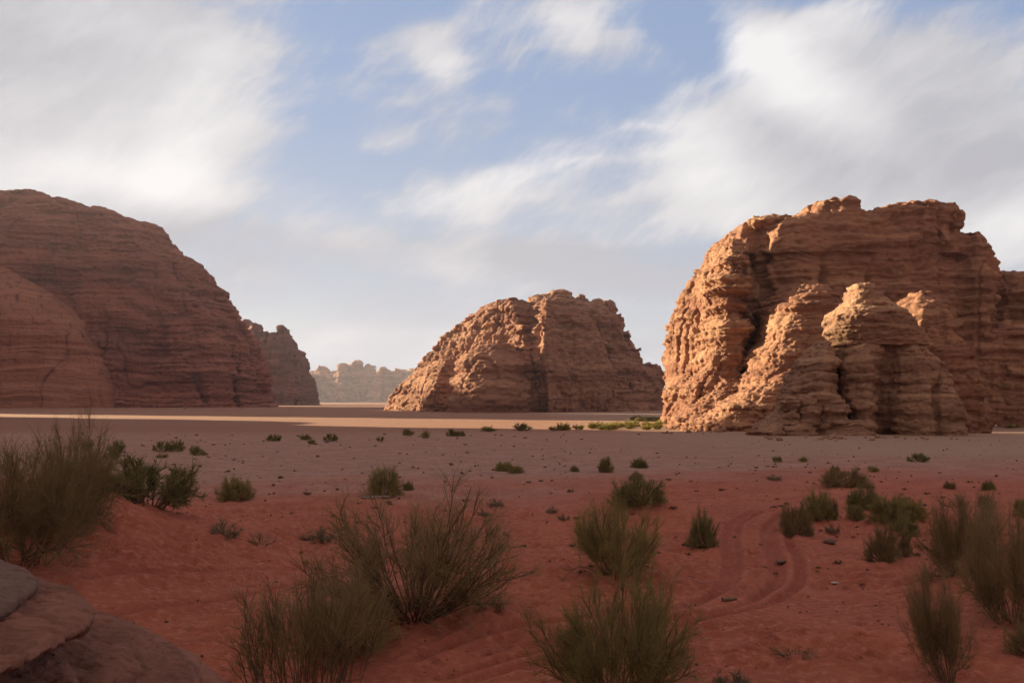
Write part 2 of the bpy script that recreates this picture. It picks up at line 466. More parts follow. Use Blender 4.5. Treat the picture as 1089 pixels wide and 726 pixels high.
def wedge_px(rows, nr=30, per=9):
    """rows: (photo row, left, nose and right columns, distances of the left corner, the nose, the right corner and the back);
    a blunt ridge whose nose comes towards the viewer"""
    rows = sorted(rows, key=lambda r: -r[0])
    A_ = np.array(rows, float)
    t = np.linspace(0, len(A_) - 1, nr)
    B_ = np.stack([np.interp(t, np.arange(len(A_)), A_[:, i]) for i in range(8)], 1)
    V, Fc = [], []
    for py, xl, xn, xr, yl, yn, yr, yb in B_:
        z = EYE - (py - HZ) / F * yn
        c = [((xl - 544.5) / F * yl, yl), ((xn - 544.5) / F * yn, yn), ((xr - 544.5) / F * yr, yr), ((xr - 544.5) / F * yr, yb), ((xl - 544.5) / F * yl, yb + 5)]
        for i in range(5):
            p, q = c[i], c[(i + 1) % 5]
            for k in range(per):
                f_ = k / per
                V.append((p[0] + (q[0] - p[0]) * f_, p[1] + (q[1] - p[1]) * f_, z))
    ns = 5 * per
    for i in range(nr - 1):
        for j in range(ns):
            k = (j + 1) % ns
            Fc.append((i * ns + j, i * ns + k, (i + 1) * ns + k, (i + 1) * ns + j))
    V = np.array(V)
    b0 = len(V)
    V = np.vstack([V, V[:ns].mean(0), V[-ns:].mean(0)])
    for j in range(ns):
        k = (j + 1) % ns
        Fc.append((b0, k, j)); Fc.append((b0 + 1, (nr - 1) * ns + j, (nr - 1) * ns + k))
    return V.tolist(), Fc
def remesh(lobes, vox):
    V, Fc = [], []
    for v, f in lobes:
        o = len(V); V += v; Fc += [tuple(i + o for i in q) for q in f]
    me = bpy.data.meshes.new('raw'); me.from_pydata(V, [], Fc); me.update()
    o = bpy.data.objects.new('raw', me); C.objects.link(o)
    md = o.modifiers.new('r', 'REMESH'); md.mode = 'VOXEL'; md.voxel_size = vox; md.adaptivity = 0.0
    dg = bpy.context.evaluated_depsgraph_get()
    ev = o.evaluated_get(dg); em = ev.to_mesh()
    n = len(em.vertices)
    P = np.empty(n * 3, np.float32); em.vertices.foreach_get('co', P)
    L = np.empty(len(em.loops), np.int32); em.loops.foreach_get('vertex_index', L)
    ev.to_mesh_clear()
    bpy.data.objects.remove(o); bpy.data.meshes.remove(me)
    return P.reshape(-1, 3).astype(float), L.reshape(-1, 4)
def normals(P, Q):
    a_, b_, c_, d_ = (P[Q[:, i]] for i in range(4))
    fn = np.cross(c_ - a_, d_ - b_)
    N = np.zeros_like(P)
    for i in range(4):
        for k in range(3):
            N[:, k] += np.bincount(Q[:, i], fn[:, k], len(P))
    return N / np.maximum(1e-9, np.linalg.norm(N, axis=1))[:, None]
def smooth_v(P, Q, it=2):
    E = np.vstack([Q[:, [0, 1]], Q[:, [1, 2]], Q[:, [2, 3]], Q[:, [3, 0]]])
    cnt = np.bincount(E[:, 0], minlength=len(P)) + np.bincount(E[:, 1], minlength=len(P))
    for _ in range(it):
        S = np.zeros_like(P)
        for k in range(3):
            S[:, k] = np.bincount(E[:, 0], P[E[:, 1], k], len(P)) + np.bincount(E[:, 1], P[E[:, 0], k], len(P))
        P = 0.4 * P + 0.6 * S / cnt[:, None]
    return P
def hsh(i, j, k):
    return _perm[_perm[_perm[i & 255] + (j & 255)] + (k & 255)]
def broken_beds(x, y, zw, hb, cw):
    """every bed is cut by joints into blocks; gives each point its block's random value and its distance to the block's edge"""
    zl = zw / hb + 0.9 * pn(3.1, 7.7, zw / hb * 0.31) + 0.5 * pn(1.1, 2.7, zw / hb * 0.9)
    k = np.floor(zl).astype(np.int64)
    u, v = x / cw + 0.25 * pn(x / cw, y / cw, zw), y / cw + 0.25 * pn(x / cw + 9, y / cw, zw)
    k2 = np.floor(zl / 2.0 + 0.3).astype(np.int64)          # joints often run through two beds
    iu, iv = np.floor(u).astype(np.int64), np.floor(v).astype(np.int64)
    best = np.full(len(x), 9.0); sec = np.full(len(x), 9.0); val = np.zeros(len(x))
    for di in (-1, 0, 1):
        for dj in (-1, 0, 1):
            h1 = hsh(iu + di, iv + dj, k2) / 255.0
            h2 = hsh(iv + dj, iu + di, k2 + 77) / 255.0
            d = np.hypot(iu + di + 0.15 + 0.7 * h1 - u, iv + dj + 0.15 + 0.7 * h2 - v)
            nb = d < best
            sec = np.where(nb, best, np.minimum(sec, d))
            val = np.where(nb, hsh(iu + di + 31, iv + dj, k) / 255.0, val)
            best = np.where(nb, d, best)
    fz = zl - np.floor(zl)
    edge = np.minimum((sec - best) * cw / hb, 2.0 * np.minimum(fz, 1 - fz))
    return val - 0.5, edge
def weather(P, Q, L, seed, big=1.0, strata=1.0, joints=1.0, billow=1.0, fine=1.0, dip=(0.0, 0.0), cols=0.0, blocks=1.0, gully=0.0, beds=0.0, bedh=1.5):
    P = smooth_v(P, Q, 2)
    s = seed * 37.7
    def co():
        return P[:, 0] / L + s, P[:, 1] / L - s * 0.7, P[:, 2] / L + s * 0.3
    # 1. broad bays, columns, gullies and ribs
    N = normals(P, Q); H = N * [1, 1, 0.35]
    x, y, z = co()
    d = big * 1.5 * fbm(x / 13, y / 13, z / 22, 2)
    if cols:
        wv = 1.6 * pn(x / 18, y / 18, z / 30)
        d = d + cols * (1.6 * np.abs(pn(x / 6.5 + wv, y / 6.5 - wv, z / 70)) ** 0.7 - 0.6)
    if gully:
        wv = 2.2 * pn(x / 26, y / 26, z / 20)
        g_ = np.abs(pn((x + 0.35 * z) / 19 + 0.3 * wv, y / 19 + 4, z / 90))
        d = d - gully * 2.4 * np.exp(-(g_ / 0.10) ** 2)
    P = P + H * (d * L)[:, None]
    # 2. beds, joints and the blocks between them
    N = normals(P, Q); H = N * [1, 1, 0.15]
    x, y, z = co()
    zw = z + dip[0] * x + dip[1] * y + 0.9 * pn(x / 16, y / 16, 0.3) + 0.28 * pn(x / 4, y / 4, z / 4)
    s1 = np.tanh(4.2 * pn(x / 34, y / 34, zw * 0.34))
    s2 = np.tanh(4.2 * pn(x / 17 + 50, y / 17, zw * 0.95))
    s3 = np.tanh(4.0 * pn(x / 8, y / 8 + 70, zw * 2.3))
    am = 0.35 + 1.0 * sst(-0.35, 0.45, pn(x / 20, y / 20, z / 12))
    d = strata * am * (0.75 * s1 + 0.42 * s2 + 0.22 * s3)
    jw = 0.9 * pn(x / 5, y / 5, z / 9)
    r1 = np.abs(pn(x / 9 + 0.25 * jw, y / 9, z / 60 + 0.1 * jw))
    d = d - joints * 1.5 * np.exp(-(r1 / 0.055) ** 2) * sst(-0.3, 0.25, pn(x / 15, y / 15, z / 14))
    r2 = np.abs(pn(x / 4.2 + 0.2 * jw + 7, y / 4.2, z / 26 + 0.2 * jw))
    d = d - joints * 0.5 * np.exp(-(r2 / 0.07) ** 2) * sst(-0.1, 0.3, pn(x / 10, y / 10 + 5, z / 8))
    if beds:
        zb = zw / bedh + 0.8 * pn(5.1, 1.7, zw / bedh * 0.37) + 0.12 * pn(x / 2.2, y / 2.2, zw / 2.2)
        fb = zb - np.floor(zb)
        bv = hsh(np.floor(zb).astype(np.int64), np.full(len(x), 3), np.full(len(x), 5)) / 255.0
        soft = 0.35 + 0.65 * sst(-0.3, 0.3, pn(x / 12, y / 12 + 3, zw / 3.0))
        d = d + beds * soft * ((4 * fb * (1 - fb)) ** 0.42 - 0.75 + 0.55 * (bv - 0.5))
    if blocks:
        bm = sst(-0.45, 0.30, pn(x / 14 + 8, y / 14, z / 10))
        v1, e1 = broken_beds(x, y, zw, 2.6, 4.4)
        v2, e2 = broken_beds(x + 40, y, zw, 1.15, 1.9)
        d = d + blocks * (0.35 + 0.65 * bm) * (1.0 * v1 - 0.22 * np.exp(-(e1 / 0.16) ** 2))
        d = d + blocks * (0.2 + 0.8 * bm) * (0.55 * v2 - 0.13 * np.exp(-(e2 / 0.2) ** 2))
    P = P + H * (d * L)[:, None]
    # 3. weathered pillows, pits and grit
    N = normals(P, Q)
    x, y, z = co()
    bl = np.abs(pn(x / 3.2, y / 3.2, z / 1.6)) ** 0.65
    b2 = np.abs(pn(x / 1.3 + 9, y / 1.3, z / 0.75)) ** 0.7
    am = sst(-0.25, 0.5, pn(x / 11 + 4, y / 11, z / 9))
    d = billow * (0.1 + am) * (0.9 * (bl - 0.45) + 0.35 * (b2 - 0.45)) + fine * 0.36 * fbm(x / 1.3, y / 1.3, z / 0.8, 3, 0.65)
    return P + N * (d * L)[:, None]
def rock(name, lobes, vox, mat, L, seed, parent=None, loc=(0, 0, 0), tweak=None, crisp=True, **kw):
    P, Q = remesh(lobes, vox)
    P = weather(P, Q, L, seed, **kw)
    if tweak: P = tweak(P)
    return link_mesh(name, P, Q, mat, parent, loc, smooth=not crisp)

M_right = rock_mat('red_sandstone', (0.262, 0.118, 0.080), (0.420, 0.235, 0.150), (0.105, 0.050, 0.040), band=2.6, streak=0.5, bscale=1.0)
M_front = rock_mat('tawny_sandstone', (0.270, 0.145, 0.100), (0.440, 0.270, 0.180), (0.115, 0.064, 0.05), band=2.2, streak=0.4, bscale=0.7, seed=2)
M_mid = rock_mat('brown_sandstone', (0.245, 0.112, 0.080), (0.400, 0.218, 0.148), (0.11, 0.055, 0.045), band=6.5, streak=0.5, bscale=2.0, seed=4)
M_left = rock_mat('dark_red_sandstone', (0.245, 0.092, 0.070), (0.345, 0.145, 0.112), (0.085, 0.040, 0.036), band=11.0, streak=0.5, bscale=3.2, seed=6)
M_smooth = rock_mat('smooth_red_sandstone', (0.315, 0.125, 0.084), (0.390, 0.182, 0.128), (0.11, 0.05, 0.04), band=7.0, streak=0.9, bscale=3.2, seed=7)
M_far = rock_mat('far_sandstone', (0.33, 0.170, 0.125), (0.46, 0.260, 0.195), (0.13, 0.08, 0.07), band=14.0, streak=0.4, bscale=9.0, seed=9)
M_peak = rock_mat('purple_brown_sandstone', (0.205, 0.100, 0.088), (0.300, 0.155, 0.130), (0.10, 0.05, 0.048), band=8.0, streak=0.5, bscale=4.0, seed=5)
M_near = rock_mat('pitted_sandstone', (0.225, 0.105, 0.080), (0.290, 0.138, 0.106), (0.12, 0.065, 0.052), band=0.35, streak=0.15, bscale=0.09, seed=11)
M_slab = rock_mat('purple_sandstone', (0.165, 0.100, 0.085), (0.205, 0.128, 0.108), (0.10, 0.06, 0.055), band=0.3, streak=0.2, bscale=0.07, seed=12)

# ---- the big butte on the right
Y0 = 255.0
loc = ((890 - 544.5) / F * Y0, Y0, -1.8)
butte = empty('sandstone_butte', loc, 'huge red sandstone butte filling the right side, taller than the outcrop before it', 'rock')
body = [
    lobe_px(Y0 + 10, [(466, 720, 780, 8, 40), (430, 720, 780, 7, 40), (400, 721, 780, 7, 40), (375, 720, 780, 6, 38), (350, 722, 780, 5, 36), (335, 729, 780, 4, 34), (310, 742, 780, 2, 32), (292, 752, 780, 0, 28), (276, 762, 784, -3, 24)], nr=30, sq=2.8),
    lobe_px(Y0, [(465, 754, 1064, 12, 60), (430, 754, 1066, 11, 60), (400, 754, 1064, 10, 58), (375, 754, 1063, 8, 58), (350, 754, 1062, 7, 56),
                 (335, 754, 1060, 6, 54), (310, 754, 1058, 5, 52), (285, 754, 1056, 4, 50), (270, 764, 1052, 2, 48), (256, 772, 1044, 0, 45),
                 (246, 780, 1020, -2, 42), (238, 788, 1012, -4, 40), (231, 800, 1008, -8, 36), (226, 828, 1000, -14, 30)], nr=40, sq=3.2),
    lobe_px(Y0 + 2, [(470, 1010, 1075, 12, 40), (360, 1014, 1066, 10, 40), (290, 1018, 1060, 8, 36), (262, 1020, 1057, 6, 34), (247, 1024, 1048, 2, 30)], sq=3.0),
    lobe_px(Y0 + 2, [(470, 905, 1010, 14, 30), (330, 905, 1008, 9, 30), (250, 908, 1005, 6, 30), (236, 912, 1000, 3, 26), (230, 918, 990, 0, 22)], sq=3.0),
    lobe_px(Y0 + 8, [(275, 778, 1024, 12, 26), (246, 784, 1018, 11, 26), (237, 789, 1014, 9, 24), (231, 800, 1006, 6, 20)], sq=4.5),
    lobe_px(Y0 + 10, [(245, 850, 908, 12, 16), (232, 857, 907, 12, 16), (226, 860, 906, 11, 15), (220, 862, 904, 11, 14), (217, 865, 898, 9, 12)], sq=5),
    lobe_px(Y0 + 10, [(245, 912, 1016, 12, 16), (230, 914, 1012, 12, 16), (226, 920, 1008, 11, 15), (223, 950, 1003, 10, 13), (220, 960, 998, 8, 11)], sq=5),
    lobe_px(Y0 + 10, [(475, 1030, 1230, 10, 60), (380, 1040, 1220, 8, 55), (310, 1050, 1210, 4, 50), (296, 1056, 1200, 2, 46), (287, 1062, 1180, 0, 40)], sq=3.0),
]
def shared(o, part_label=None):
    if part_label: o['label'] = part_label
    return o
KW = dict(big=0.6, strata=0.6, joints=1.7, billow=0.3, fine=1.0, cols=1.0, blocks=0.7, beds=0.18, bedh=1.7)
def local(name, lobes, vox, mat, L, seed, root, **kw):
    return rock(name, lobes, vox, mat, L, seed, root, tuple(root.location), **kw)
local('rock_body', body, 0.42, M_right, 1.55, 1, butte, **KW)
# left-hand pillar and the apron running down to the sand
local('buttress', [
    lobe_px(Y0 - 14, [(462, 712, 792, 10, 24), (440, 714, 790, 9, 24), (415, 722, 790, 9, 24), (390, 746, 792, 9, 24), (360, 757, 792, 9, 24), (320, 758, 790, 8, 24), (290, 764, 790, 7, 24), (268, 770, 796, 4, 22), (252, 778, 794, -2, 18)], sq=3.6),
    lobe_px(Y0 - 26, [(463, 712, 812, 8, 20), (447, 718, 808, 7, 20), (432, 735, 804, 6, 19), (414, 758, 796, 3, 17), (402, 768, 788, -1, 14)], sq=3.0),
], 0.28, M_right, 1.2, 5, butte, big=1.0, strata=1.0, joints=0.8, billow=0.55, fine=1.0, cols=0.9, blocks=0.7, beds=0.55, bedh=1.9)
# the long stepped rib in the middle
local('buttress', [
    lobe_px(Y0 - 34, [(466, 750, 900, 8, 36), (440, 762, 900, 8, 36), (420, 785, 902, 7, 36), (400, 804, 904, 7, 36), (380, 813, 905, 6, 36), (360, 824, 906, 5, 34), (340, 828, 904, 4, 34), (322, 836, 902, 2, 32), (308, 846, 898, 0, 28), (299, 862, 888, -5, 22)], sq=3.6, nr=34),
    lobe_px(Y0 - 44, [(467, 722, 880, 6, 26), (452, 732, 876, 6, 26), (437, 768, 872, 5, 24), (419, 796, 866, 3, 22), (402, 828, 862, 0, 18), (392, 840, 856, -3, 14)], sq=3.0),
], 0.28, M_right, 1.2, 6, butte, big=1.0, strata=1.1, joints=0.8, billow=0.55, fine=1.0, cols=0.5, blocks=0.7, beds=0.55, bedh=1.9)
# pinnacle to the right of the outcrop, with its bedded skirt
local('pinnacle', [
    lobe_px(171, [(468, 948, 1046, 8, 11), (430, 950, 1044, 8, 11), (400, 952, 1038, 7, 11), (372, 952, 1030, 6, 11), (350, 952, 1020, 5, 10), (334, 957, 1012, 4, 10), (320, 968, 1006, 2, 9), (309, 977, 998, 0, 7)], nr=34, sq=2.6),
], 0.3, M_right, 1.1, 7, butte, big=0.7, strata=0.7, joints=0.6, billow=0.4, blocks=0.8, beds=0.4, bedh=1.6)
local('buttress', [
    lobe_px(Y0 - 8, [(470, 1020, 1200, 6, 24), (420, 1030, 1190, 5, 24), (380, 1035, 1170, 3, 22), (355, 1045, 1150, 1, 20), (340, 1060, 1130, -3, 16)], sq=2.3),
], 0.38, M_right, 1.15, 7, butte, big=0.8, strata=0.8, joints=0.6, billow=0.4, blocks=0.9, beds=0.4, bedh=1.6)

# ---- the outcrop before it
Y1 = 150.0
loc = ((915 - 544.5) / F * Y1, Y1, -0.3)
outc = empty('rock_outcrop', loc, 'rounded tawny sandstone outcrop with a sunlit cap, standing before the big right butte', 'rock')
local('rock_body', [
    lobe_px(Y1, [(474, 931, 1022, 9, 14), (445, 934, 1018, 8.5, 13), (420, 938, 1011, 8, 12), (398, 940, 1003, 6.5, 11), (380, 938, 990, 5.5, 10), (362, 938, 978, 4, 9), (345, 938, 966, 2.5, 8), (334, 940, 956, 1, 6)], sq=2.4),
    lobe_px(Y1 + 0.5, [(474, 886, 924, 8, 12), (440, 886, 924, 7.4, 12), (400, 888, 930, 6.8, 12), (370, 892, 938, 5.5, 11), (350, 894, 944, 4.5, 9)], sq=2.3),
    lobe_px(Y1 + 2, [(474, 900, 970, 4.6, 10), (400, 902, 966, 4.6, 10), (350, 905, 960, 4.6, 10)], sq=2.3),
    lobe_px(Y1 + 0.5, [(474, 830, 905, 8, 12), (440, 834, 888, 7.5, 11), (418, 838, 886, 7, 10), (395, 848, 884, 5.5, 9), (378, 858, 892, 4, 7), (368, 866, 886, 2.5, 5), (362, 872, 882, 1, 4)], sq=2.3),
    lobe_px(Y1 - 3, [(474, 806, 880, 5, 9), (462, 806, 880, 5, 9), (450, 812, 876, 4, 8), (440, 826, 866, 3, 7), (430, 836, 858, 1, 5)], sq=2.2),
], 0.2, M_front, 0.95, 8, outc, big=0.5, strata=0.4, joints=1.0, billow=0.5, fine=0.8, cols=0.4, blocks=0.55, beds=0.8, bedh=1.9)
local('cap_rock', [
    lobe_px(Y1 + 1, [(368, 892, 982, 6, 8), (358, 886, 976, 6.5, 8), (346, 882, 968, 6.5, 8), (336, 884, 960, 6.5, 8), (331, 890, 954, 6, 8), (328, 897, 948, 5, 7)], sq=3.2),
    lobe_px(Y1 + 1, [(340, 896, 950, 4, 6), (326, 898, 946, 4.5, 6), (319, 902, 938, 4, 5.5), (311, 903, 930, 3.5, 5), (304, 906, 922, 2.5, 4)], sq=3.2),
], 0.17, M_front, 0.8, 9, outc, big=0.4, strata=0.45, joints=0.5, billow=0.5, fine=0.8, blocks=0.5, beds=0.7, bedh=1.8)
for k, (xa, xb, yt) in enumerate(((803, 836, 452), (826, 872, 448), (866, 928, 446))):
    local('foot_block', [lobe_px(Y1 - 6, [(478, xa, xb, 3.5, 5), (464, xa, xb, 3.5, 5), (456, xa + 3, xb - 3, 3, 5), (yt, xa + 9, xb - 9, 1.5, 4)], sq=2.2)], 0.17, M_front, 0.6, 20 + k, outc, big=0.5, strata=0.9, joints=0.3, billow=1.0, blocks=0.5, beds=0.4, bedh=2.2)
for k, (xa, xb, yt) in enumerate(((832, 852, 422), (846, 872, 420), (868, 902, 421))):
    local('foot_block', [lobe_px(Y1 - 5.5, [(452, xa, xb, 2.5, 4), (438, xa, xb, 3, 4), (428, xa + 2, xb - 2, 2.6, 4), (yt, xa + 6, xb - 6, 1.2, 3)], sq=2.2)], 0.17, M_front, 0.6, 30 + k, outc, big=0.5, strata=0.8, joints=0.3, billow=1.0, blocks=0.5, beds=0.4, bedh=2.2)

# ---- the middle butte
Y2 = 690.0
loc = ((565 - 544.5) / F * Y2, Y2, -1.8)
mid = empty('sandstone_butte', loc, 'broad brown sandstone butte in the middle distance, sunlit down its left slope', 'rock')
local('rock_body', [
    lobe_px(Y2, [(441, 545, 708, 34, 90), (415, 550, 705, 32, 90), (398, 552, 700, 30, 88), (388, 554, 690, 28, 86), (365, 556, 669, 26, 80), (345, 558, 661, 22, 75), (332, 560, 654, 17, 70), (324, 562, 646, 10, 60), (318, 572, 616, 2, 45), (313, 580, 606, -4, 30)], nr=34, sq=2.8),
    wedge_px([(443, 412, 560, 600, 715, 580, 615, 725), (415, 418, 560, 598, 715, 587, 615, 725), (395, 440, 560, 596, 713, 593, 617, 725), (373, 454, 558, 590, 710, 601, 621, 723), (356, 466, 556, 586, 707, 609, 625, 721), (339, 483, 552, 580, 703, 619, 631, 719), (326, 498, 548, 572, 699, 631, 641, 717), (318, 516, 543, 560, 695, 647, 653, 713)]),
    wedge_px([(443, 540, 584, 660, 672, 578, 628, 706), (400, 536, 582, 652, 671, 580, 626, 706), (372, 532, 579, 642, 670, 582, 625, 705), (345, 541, 578, 636, 667, 589, 629, 703), (330, 549, 579, 626, 663, 599, 631, 701), (316, 563, 581, 612, 659, 615, 635, 695)]),
    lobe_px(Y2 + 22, [(441, 548, 625, 40, 50), (400, 550, 622, 34, 50), (375, 552, 615, 28, 46), (355, 554, 606, 22, 40)], sq=2.3),
    lobe_px(Y2 + 18, [(341, 523, 544, 12, 14), (324, 526, 541, 10, 12), (321, 528, 539, 6, 8)], nr=8, ns=20, sq=3),
    lobe_px(Y2 + 23, [(342, 535, 552, 12, 14), (325, 538, 549, 10, 12), (323, 540, 547, 6, 8)], nr=8, ns=20, sq=3),
    lobe_px(Y2 + 11, [(335, 563, 581, 12, 14), (318, 566, 578, 10, 12), (316, 568, 576, 6, 8)], nr=8, ns=20, sq=3),
    lobe_px(Y2 + 16, [(329, 585, 607, 12, 14), (312, 588, 604, 10, 12), (310, 590, 602, 6, 8)], nr=8, ns=20, sq=3),
    lobe_px(Y2 + 21, [(335, 609, 625, 12, 14), (318, 612, 622, 10, 12), (315, 614, 620, 6, 8)], nr=8, ns=20, sq=3),
    lobe_px(Y2 + 9, [(337, 627, 643, 12, 14), (320, 630, 640, 10, 12), (318, 632, 638, 6, 8)], nr=8, ns=20, sq=3),
    lobe_px(Y2 + 14, [(342, 637, 655, 12, 14), (324, 640, 652, 10, 12), (320, 642, 650, 6, 8)], nr=8, ns=20, sq=3),
    lobe_px(Y2 + 19, [(356, 652, 665, 12, 14), (338, 655, 662, 10, 12), (334, 657, 660, 6, 8)], nr=8, ns=20, sq=3),
    lobe_px(Y2 + 24, [(375, 661, 674, 12, 14), (356, 664, 671, 10, 12), (352, 666, 669, 6, 8)], nr=8, ns=20, sq=3),
    lobe_px(Y2 + 12, [(394, 671, 685, 12, 14), (375, 674, 682, 10, 12), (371, 676, 680, 6, 8)], nr=8, ns=20, sq=3),
    lobe_px(Y2 + 17, [(409, 687, 702, 12, 14), (391, 690, 699, 10, 12), (388, 692, 697, 6, 8)], nr=8, ns=20, sq=3),
    lobe_px(Y2 + 30, [(441, 640, 712, 20, 60), (410, 655, 706, 16, 58), (398, 662, 702, 12, 54), (388, 670, 692, 8, 48)], sq=2.4),
], 0.75, M_mid, 2.7, 12, mid, big=1.1, strata=0.5, joints=1.5, billow=0.7, fine=1.1, cols=1.3, blocks=1.2, beds=0.3, bedh=1.4)
local('buttress', [
    lobe_px(Y2 - 98, [(442, 474, 566, 30, 40), (420, 478, 564, 27, 40), (400, 482, 562, 22, 40), (385, 488, 560, 16, 38), (374, 496, 554, 8, 34), (366, 506, 546, 0, 28)], sq=2.3),
], 0.9, M_mid, 2.6, 13, mid, big=0.6, strata=0.6, joints=0.9, billow=0.4, blocks=0.9, beds=0.35, bedh=1.4)
local('buttress', [
    lobe_px(Y2 - 70, [(442, 552, 590, 12, 30), (420, 555, 586, 10, 30), (400, 558, 580, 7, 28), (385, 560, 574, 3, 24)], sq=2.3),
    lobe_px(Y2 - 18, [(442, 556, 700, 24, 40), (430, 560, 696, 20, 40), (415, 568, 690, 16, 36)], sq=2.5),
], 0.9, M_mid, 2.4, 14, mid, big=0.6, strata=1.1, joints=0.6, billow=0.8)
local('talus_ridge', [
    wedge_px([(443, 410, 462, 520, 700, 615, 630, 725), (425, 412, 462, 518, 700, 621, 631, 725), (408, 424, 462, 512, 701, 629, 637, 723), (394, 440, 466, 506, 702, 639, 647, 721), (382, 454, 474, 500, 703, 653, 659, 715)]),
], 0.75, M_mid, 2.2, 15, mid, big=1.0, strata=0.7, joints=0.8, billow=0.9, blocks=1.2)

# ---- the long cliff on the left
Y3 = 1040.0
loc = ((0 - 544.5) / F * Y3, Y3, -1.8)
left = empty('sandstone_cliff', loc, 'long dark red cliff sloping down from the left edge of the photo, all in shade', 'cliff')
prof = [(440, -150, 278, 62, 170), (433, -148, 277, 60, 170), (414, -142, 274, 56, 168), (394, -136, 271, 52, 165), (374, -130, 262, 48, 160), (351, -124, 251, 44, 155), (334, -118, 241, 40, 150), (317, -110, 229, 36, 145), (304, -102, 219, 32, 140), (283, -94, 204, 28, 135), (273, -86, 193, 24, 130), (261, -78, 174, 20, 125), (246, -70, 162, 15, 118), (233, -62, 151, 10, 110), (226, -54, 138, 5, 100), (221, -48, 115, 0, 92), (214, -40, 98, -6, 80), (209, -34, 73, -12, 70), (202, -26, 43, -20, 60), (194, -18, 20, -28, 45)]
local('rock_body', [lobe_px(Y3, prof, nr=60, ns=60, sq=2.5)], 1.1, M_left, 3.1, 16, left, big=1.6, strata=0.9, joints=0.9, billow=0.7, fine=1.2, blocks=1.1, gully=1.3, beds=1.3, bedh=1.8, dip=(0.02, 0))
local('spur', [lobe_px(Y3 - 62, [(441, -260, 120, 44, 80), (425, -258, 118, 42, 80), (400, -255, 110, 38, 80), (375, -250, 98, 33, 78), (350, -246, 82, 27, 76), (330, -240, 68, 20, 72), (312, -230, 44, 12, 68), (298, -220, 22, 3, 62), (286, -210, 2, -8, 54), (270, -190, -30, -20, 45)], nr=40, sq=2.5)],
      1.25, M_smooth, 3.1, 17, left, big=0.7, strata=0.6, joints=0.9, billow=0.12, fine=0.6, blocks=0.4, beds=0.3, bedh=2.2, cols=0.0)

# ---- jagged peaks behind that cliff
Y4 = 1500.0
loc = ((300 - 544.5) / F * Y4, Y4, -1.8)
peaks = empty('jagged_peak', loc, 'jagged purple-brown rock peaks just beyond the right end of the left cliff', 'rock')
local('rock_body', [
    lobe_px(Y4, [(434, 225, 329, 60, 160), (415, 228, 327, 56, 150), (400, 232, 312, 50, 140), (388, 236, 300, 44, 130)], sq=2.6),
    lobe_px(Y4 + 20, [(434, 250, 272, 40, 90), (398, 251, 271, 34, 80), (358, 254, 268, 22, 60), (340, 259, 263, 8, 30)], nr=20, ns=30, sq=2.6),
    lobe_px(Y4 + 0, [(434, 260, 282, 40, 90), (398, 261, 281, 34, 80), (362, 264, 278, 22, 60), (344, 269, 273, 8, 30)], nr=20, ns=30, sq=2.6),
    lobe_px(Y4 + -10, [(434, 270, 292, 40, 90), (398, 271, 291, 34, 80), (370, 274, 288, 22, 60), (352, 279, 283, 8, 30)], nr=20, ns=30, sq=2.6),
    lobe_px(Y4 + -14, [(434, 280, 300, 40, 90), (398, 281, 299, 34, 80), (371, 284, 296, 22, 60), (353, 288, 292, 8, 30)], nr=20, ns=30, sq=2.6),
    lobe_px(Y4 + -10, [(434, 289, 306, 40, 90), (398, 290, 305, 34, 80), (364, 293, 302, 22, 60), (346, 295, 299, 8, 30)], nr=20, ns=30, sq=2.6),
    lobe_px(Y4 + 0, [(434, 295, 312, 40, 90), (398, 296, 311, 34, 80), (367, 299, 308, 22, 60), (349, 301, 305, 8, 30)], nr=20, ns=30, sq=2.6),
    lobe_px(Y4 + -8, [(434, 299, 315, 40, 90), (398, 300, 314, 34, 80), (382, 303, 311, 22, 60), (364, 305, 309, 8, 30)], nr=20, ns=30, sq=2.6),
    lobe_px(Y4 + -16, [(434, 305, 321, 40, 90), (398, 306, 320, 34, 80), (389, 309, 317, 22, 60), (371, 311, 315, 8, 30)], nr=20, ns=30, sq=2.6),
    lobe_px(Y4 + -20, [(434, 312, 325, 40, 90), (398, 313, 324, 34, 80), (391, 316, 321, 22, 60), (373, 316, 320, 8, 30)], nr=20, ns=30, sq=2.6),
    lobe_px(Y4 + -10, [(434, 317, 328, 40, 90), (405, 318, 327, 34, 80), (399, 321, 324, 22, 60), (381, 320, 324, 8, 30)], nr=20, ns=30, sq=2.6),
], 1.6, M_peak, 3.2, 18, peaks, big=0.6, strata=0.4, joints=2.2, billow=0.6, fine=1.2, cols=1.6, blocks=1.0)

# ---- the range far up the valley
Y5 = 4300.0
loc = ((380 - 544.5) / F * Y5, Y5, -1.8)
far = empty('mountain_range', loc, 'hazy pale range of rock mountains far up the valley between the two nearer rocks', 'mountain')
fl = [lobe_px(Y5, [(432, 300, 480, 220, 500), (415, 306, 470, 180, 460), (402, 314, 462, 130, 400), (395, 326, 450, 80, 300)], sq=2.8)]
for k, (xa, xb, yt) in enumerate(((322, 336, 397), (337, 349, 391), (351, 361, 395), (361, 371, 388), (373, 384, 385), (387, 397, 388), (399, 413, 391), (416, 430, 393), (433, 450, 393))):
    fl.append(lobe_px(Y5 - 120 + 90 * (k % 3), [(432, xa - 9, xb + 9, 200, 300), (412, xa - 4, xb + 4, 150, 260), (400, xa, xb, 110, 220), (yt + 2, xa + 2, xb - 2, 70, 160), (yt - 1, xa + 4, xb - 4, 40, 120)], sq=3.2))
local('rock_body', fl, 5.0, M_far, 8.5, 19, far, big=0.9, strata=0.6, joints=2.4, billow=1.4, fine=1.8, cols=2.2, blocks=1.8)

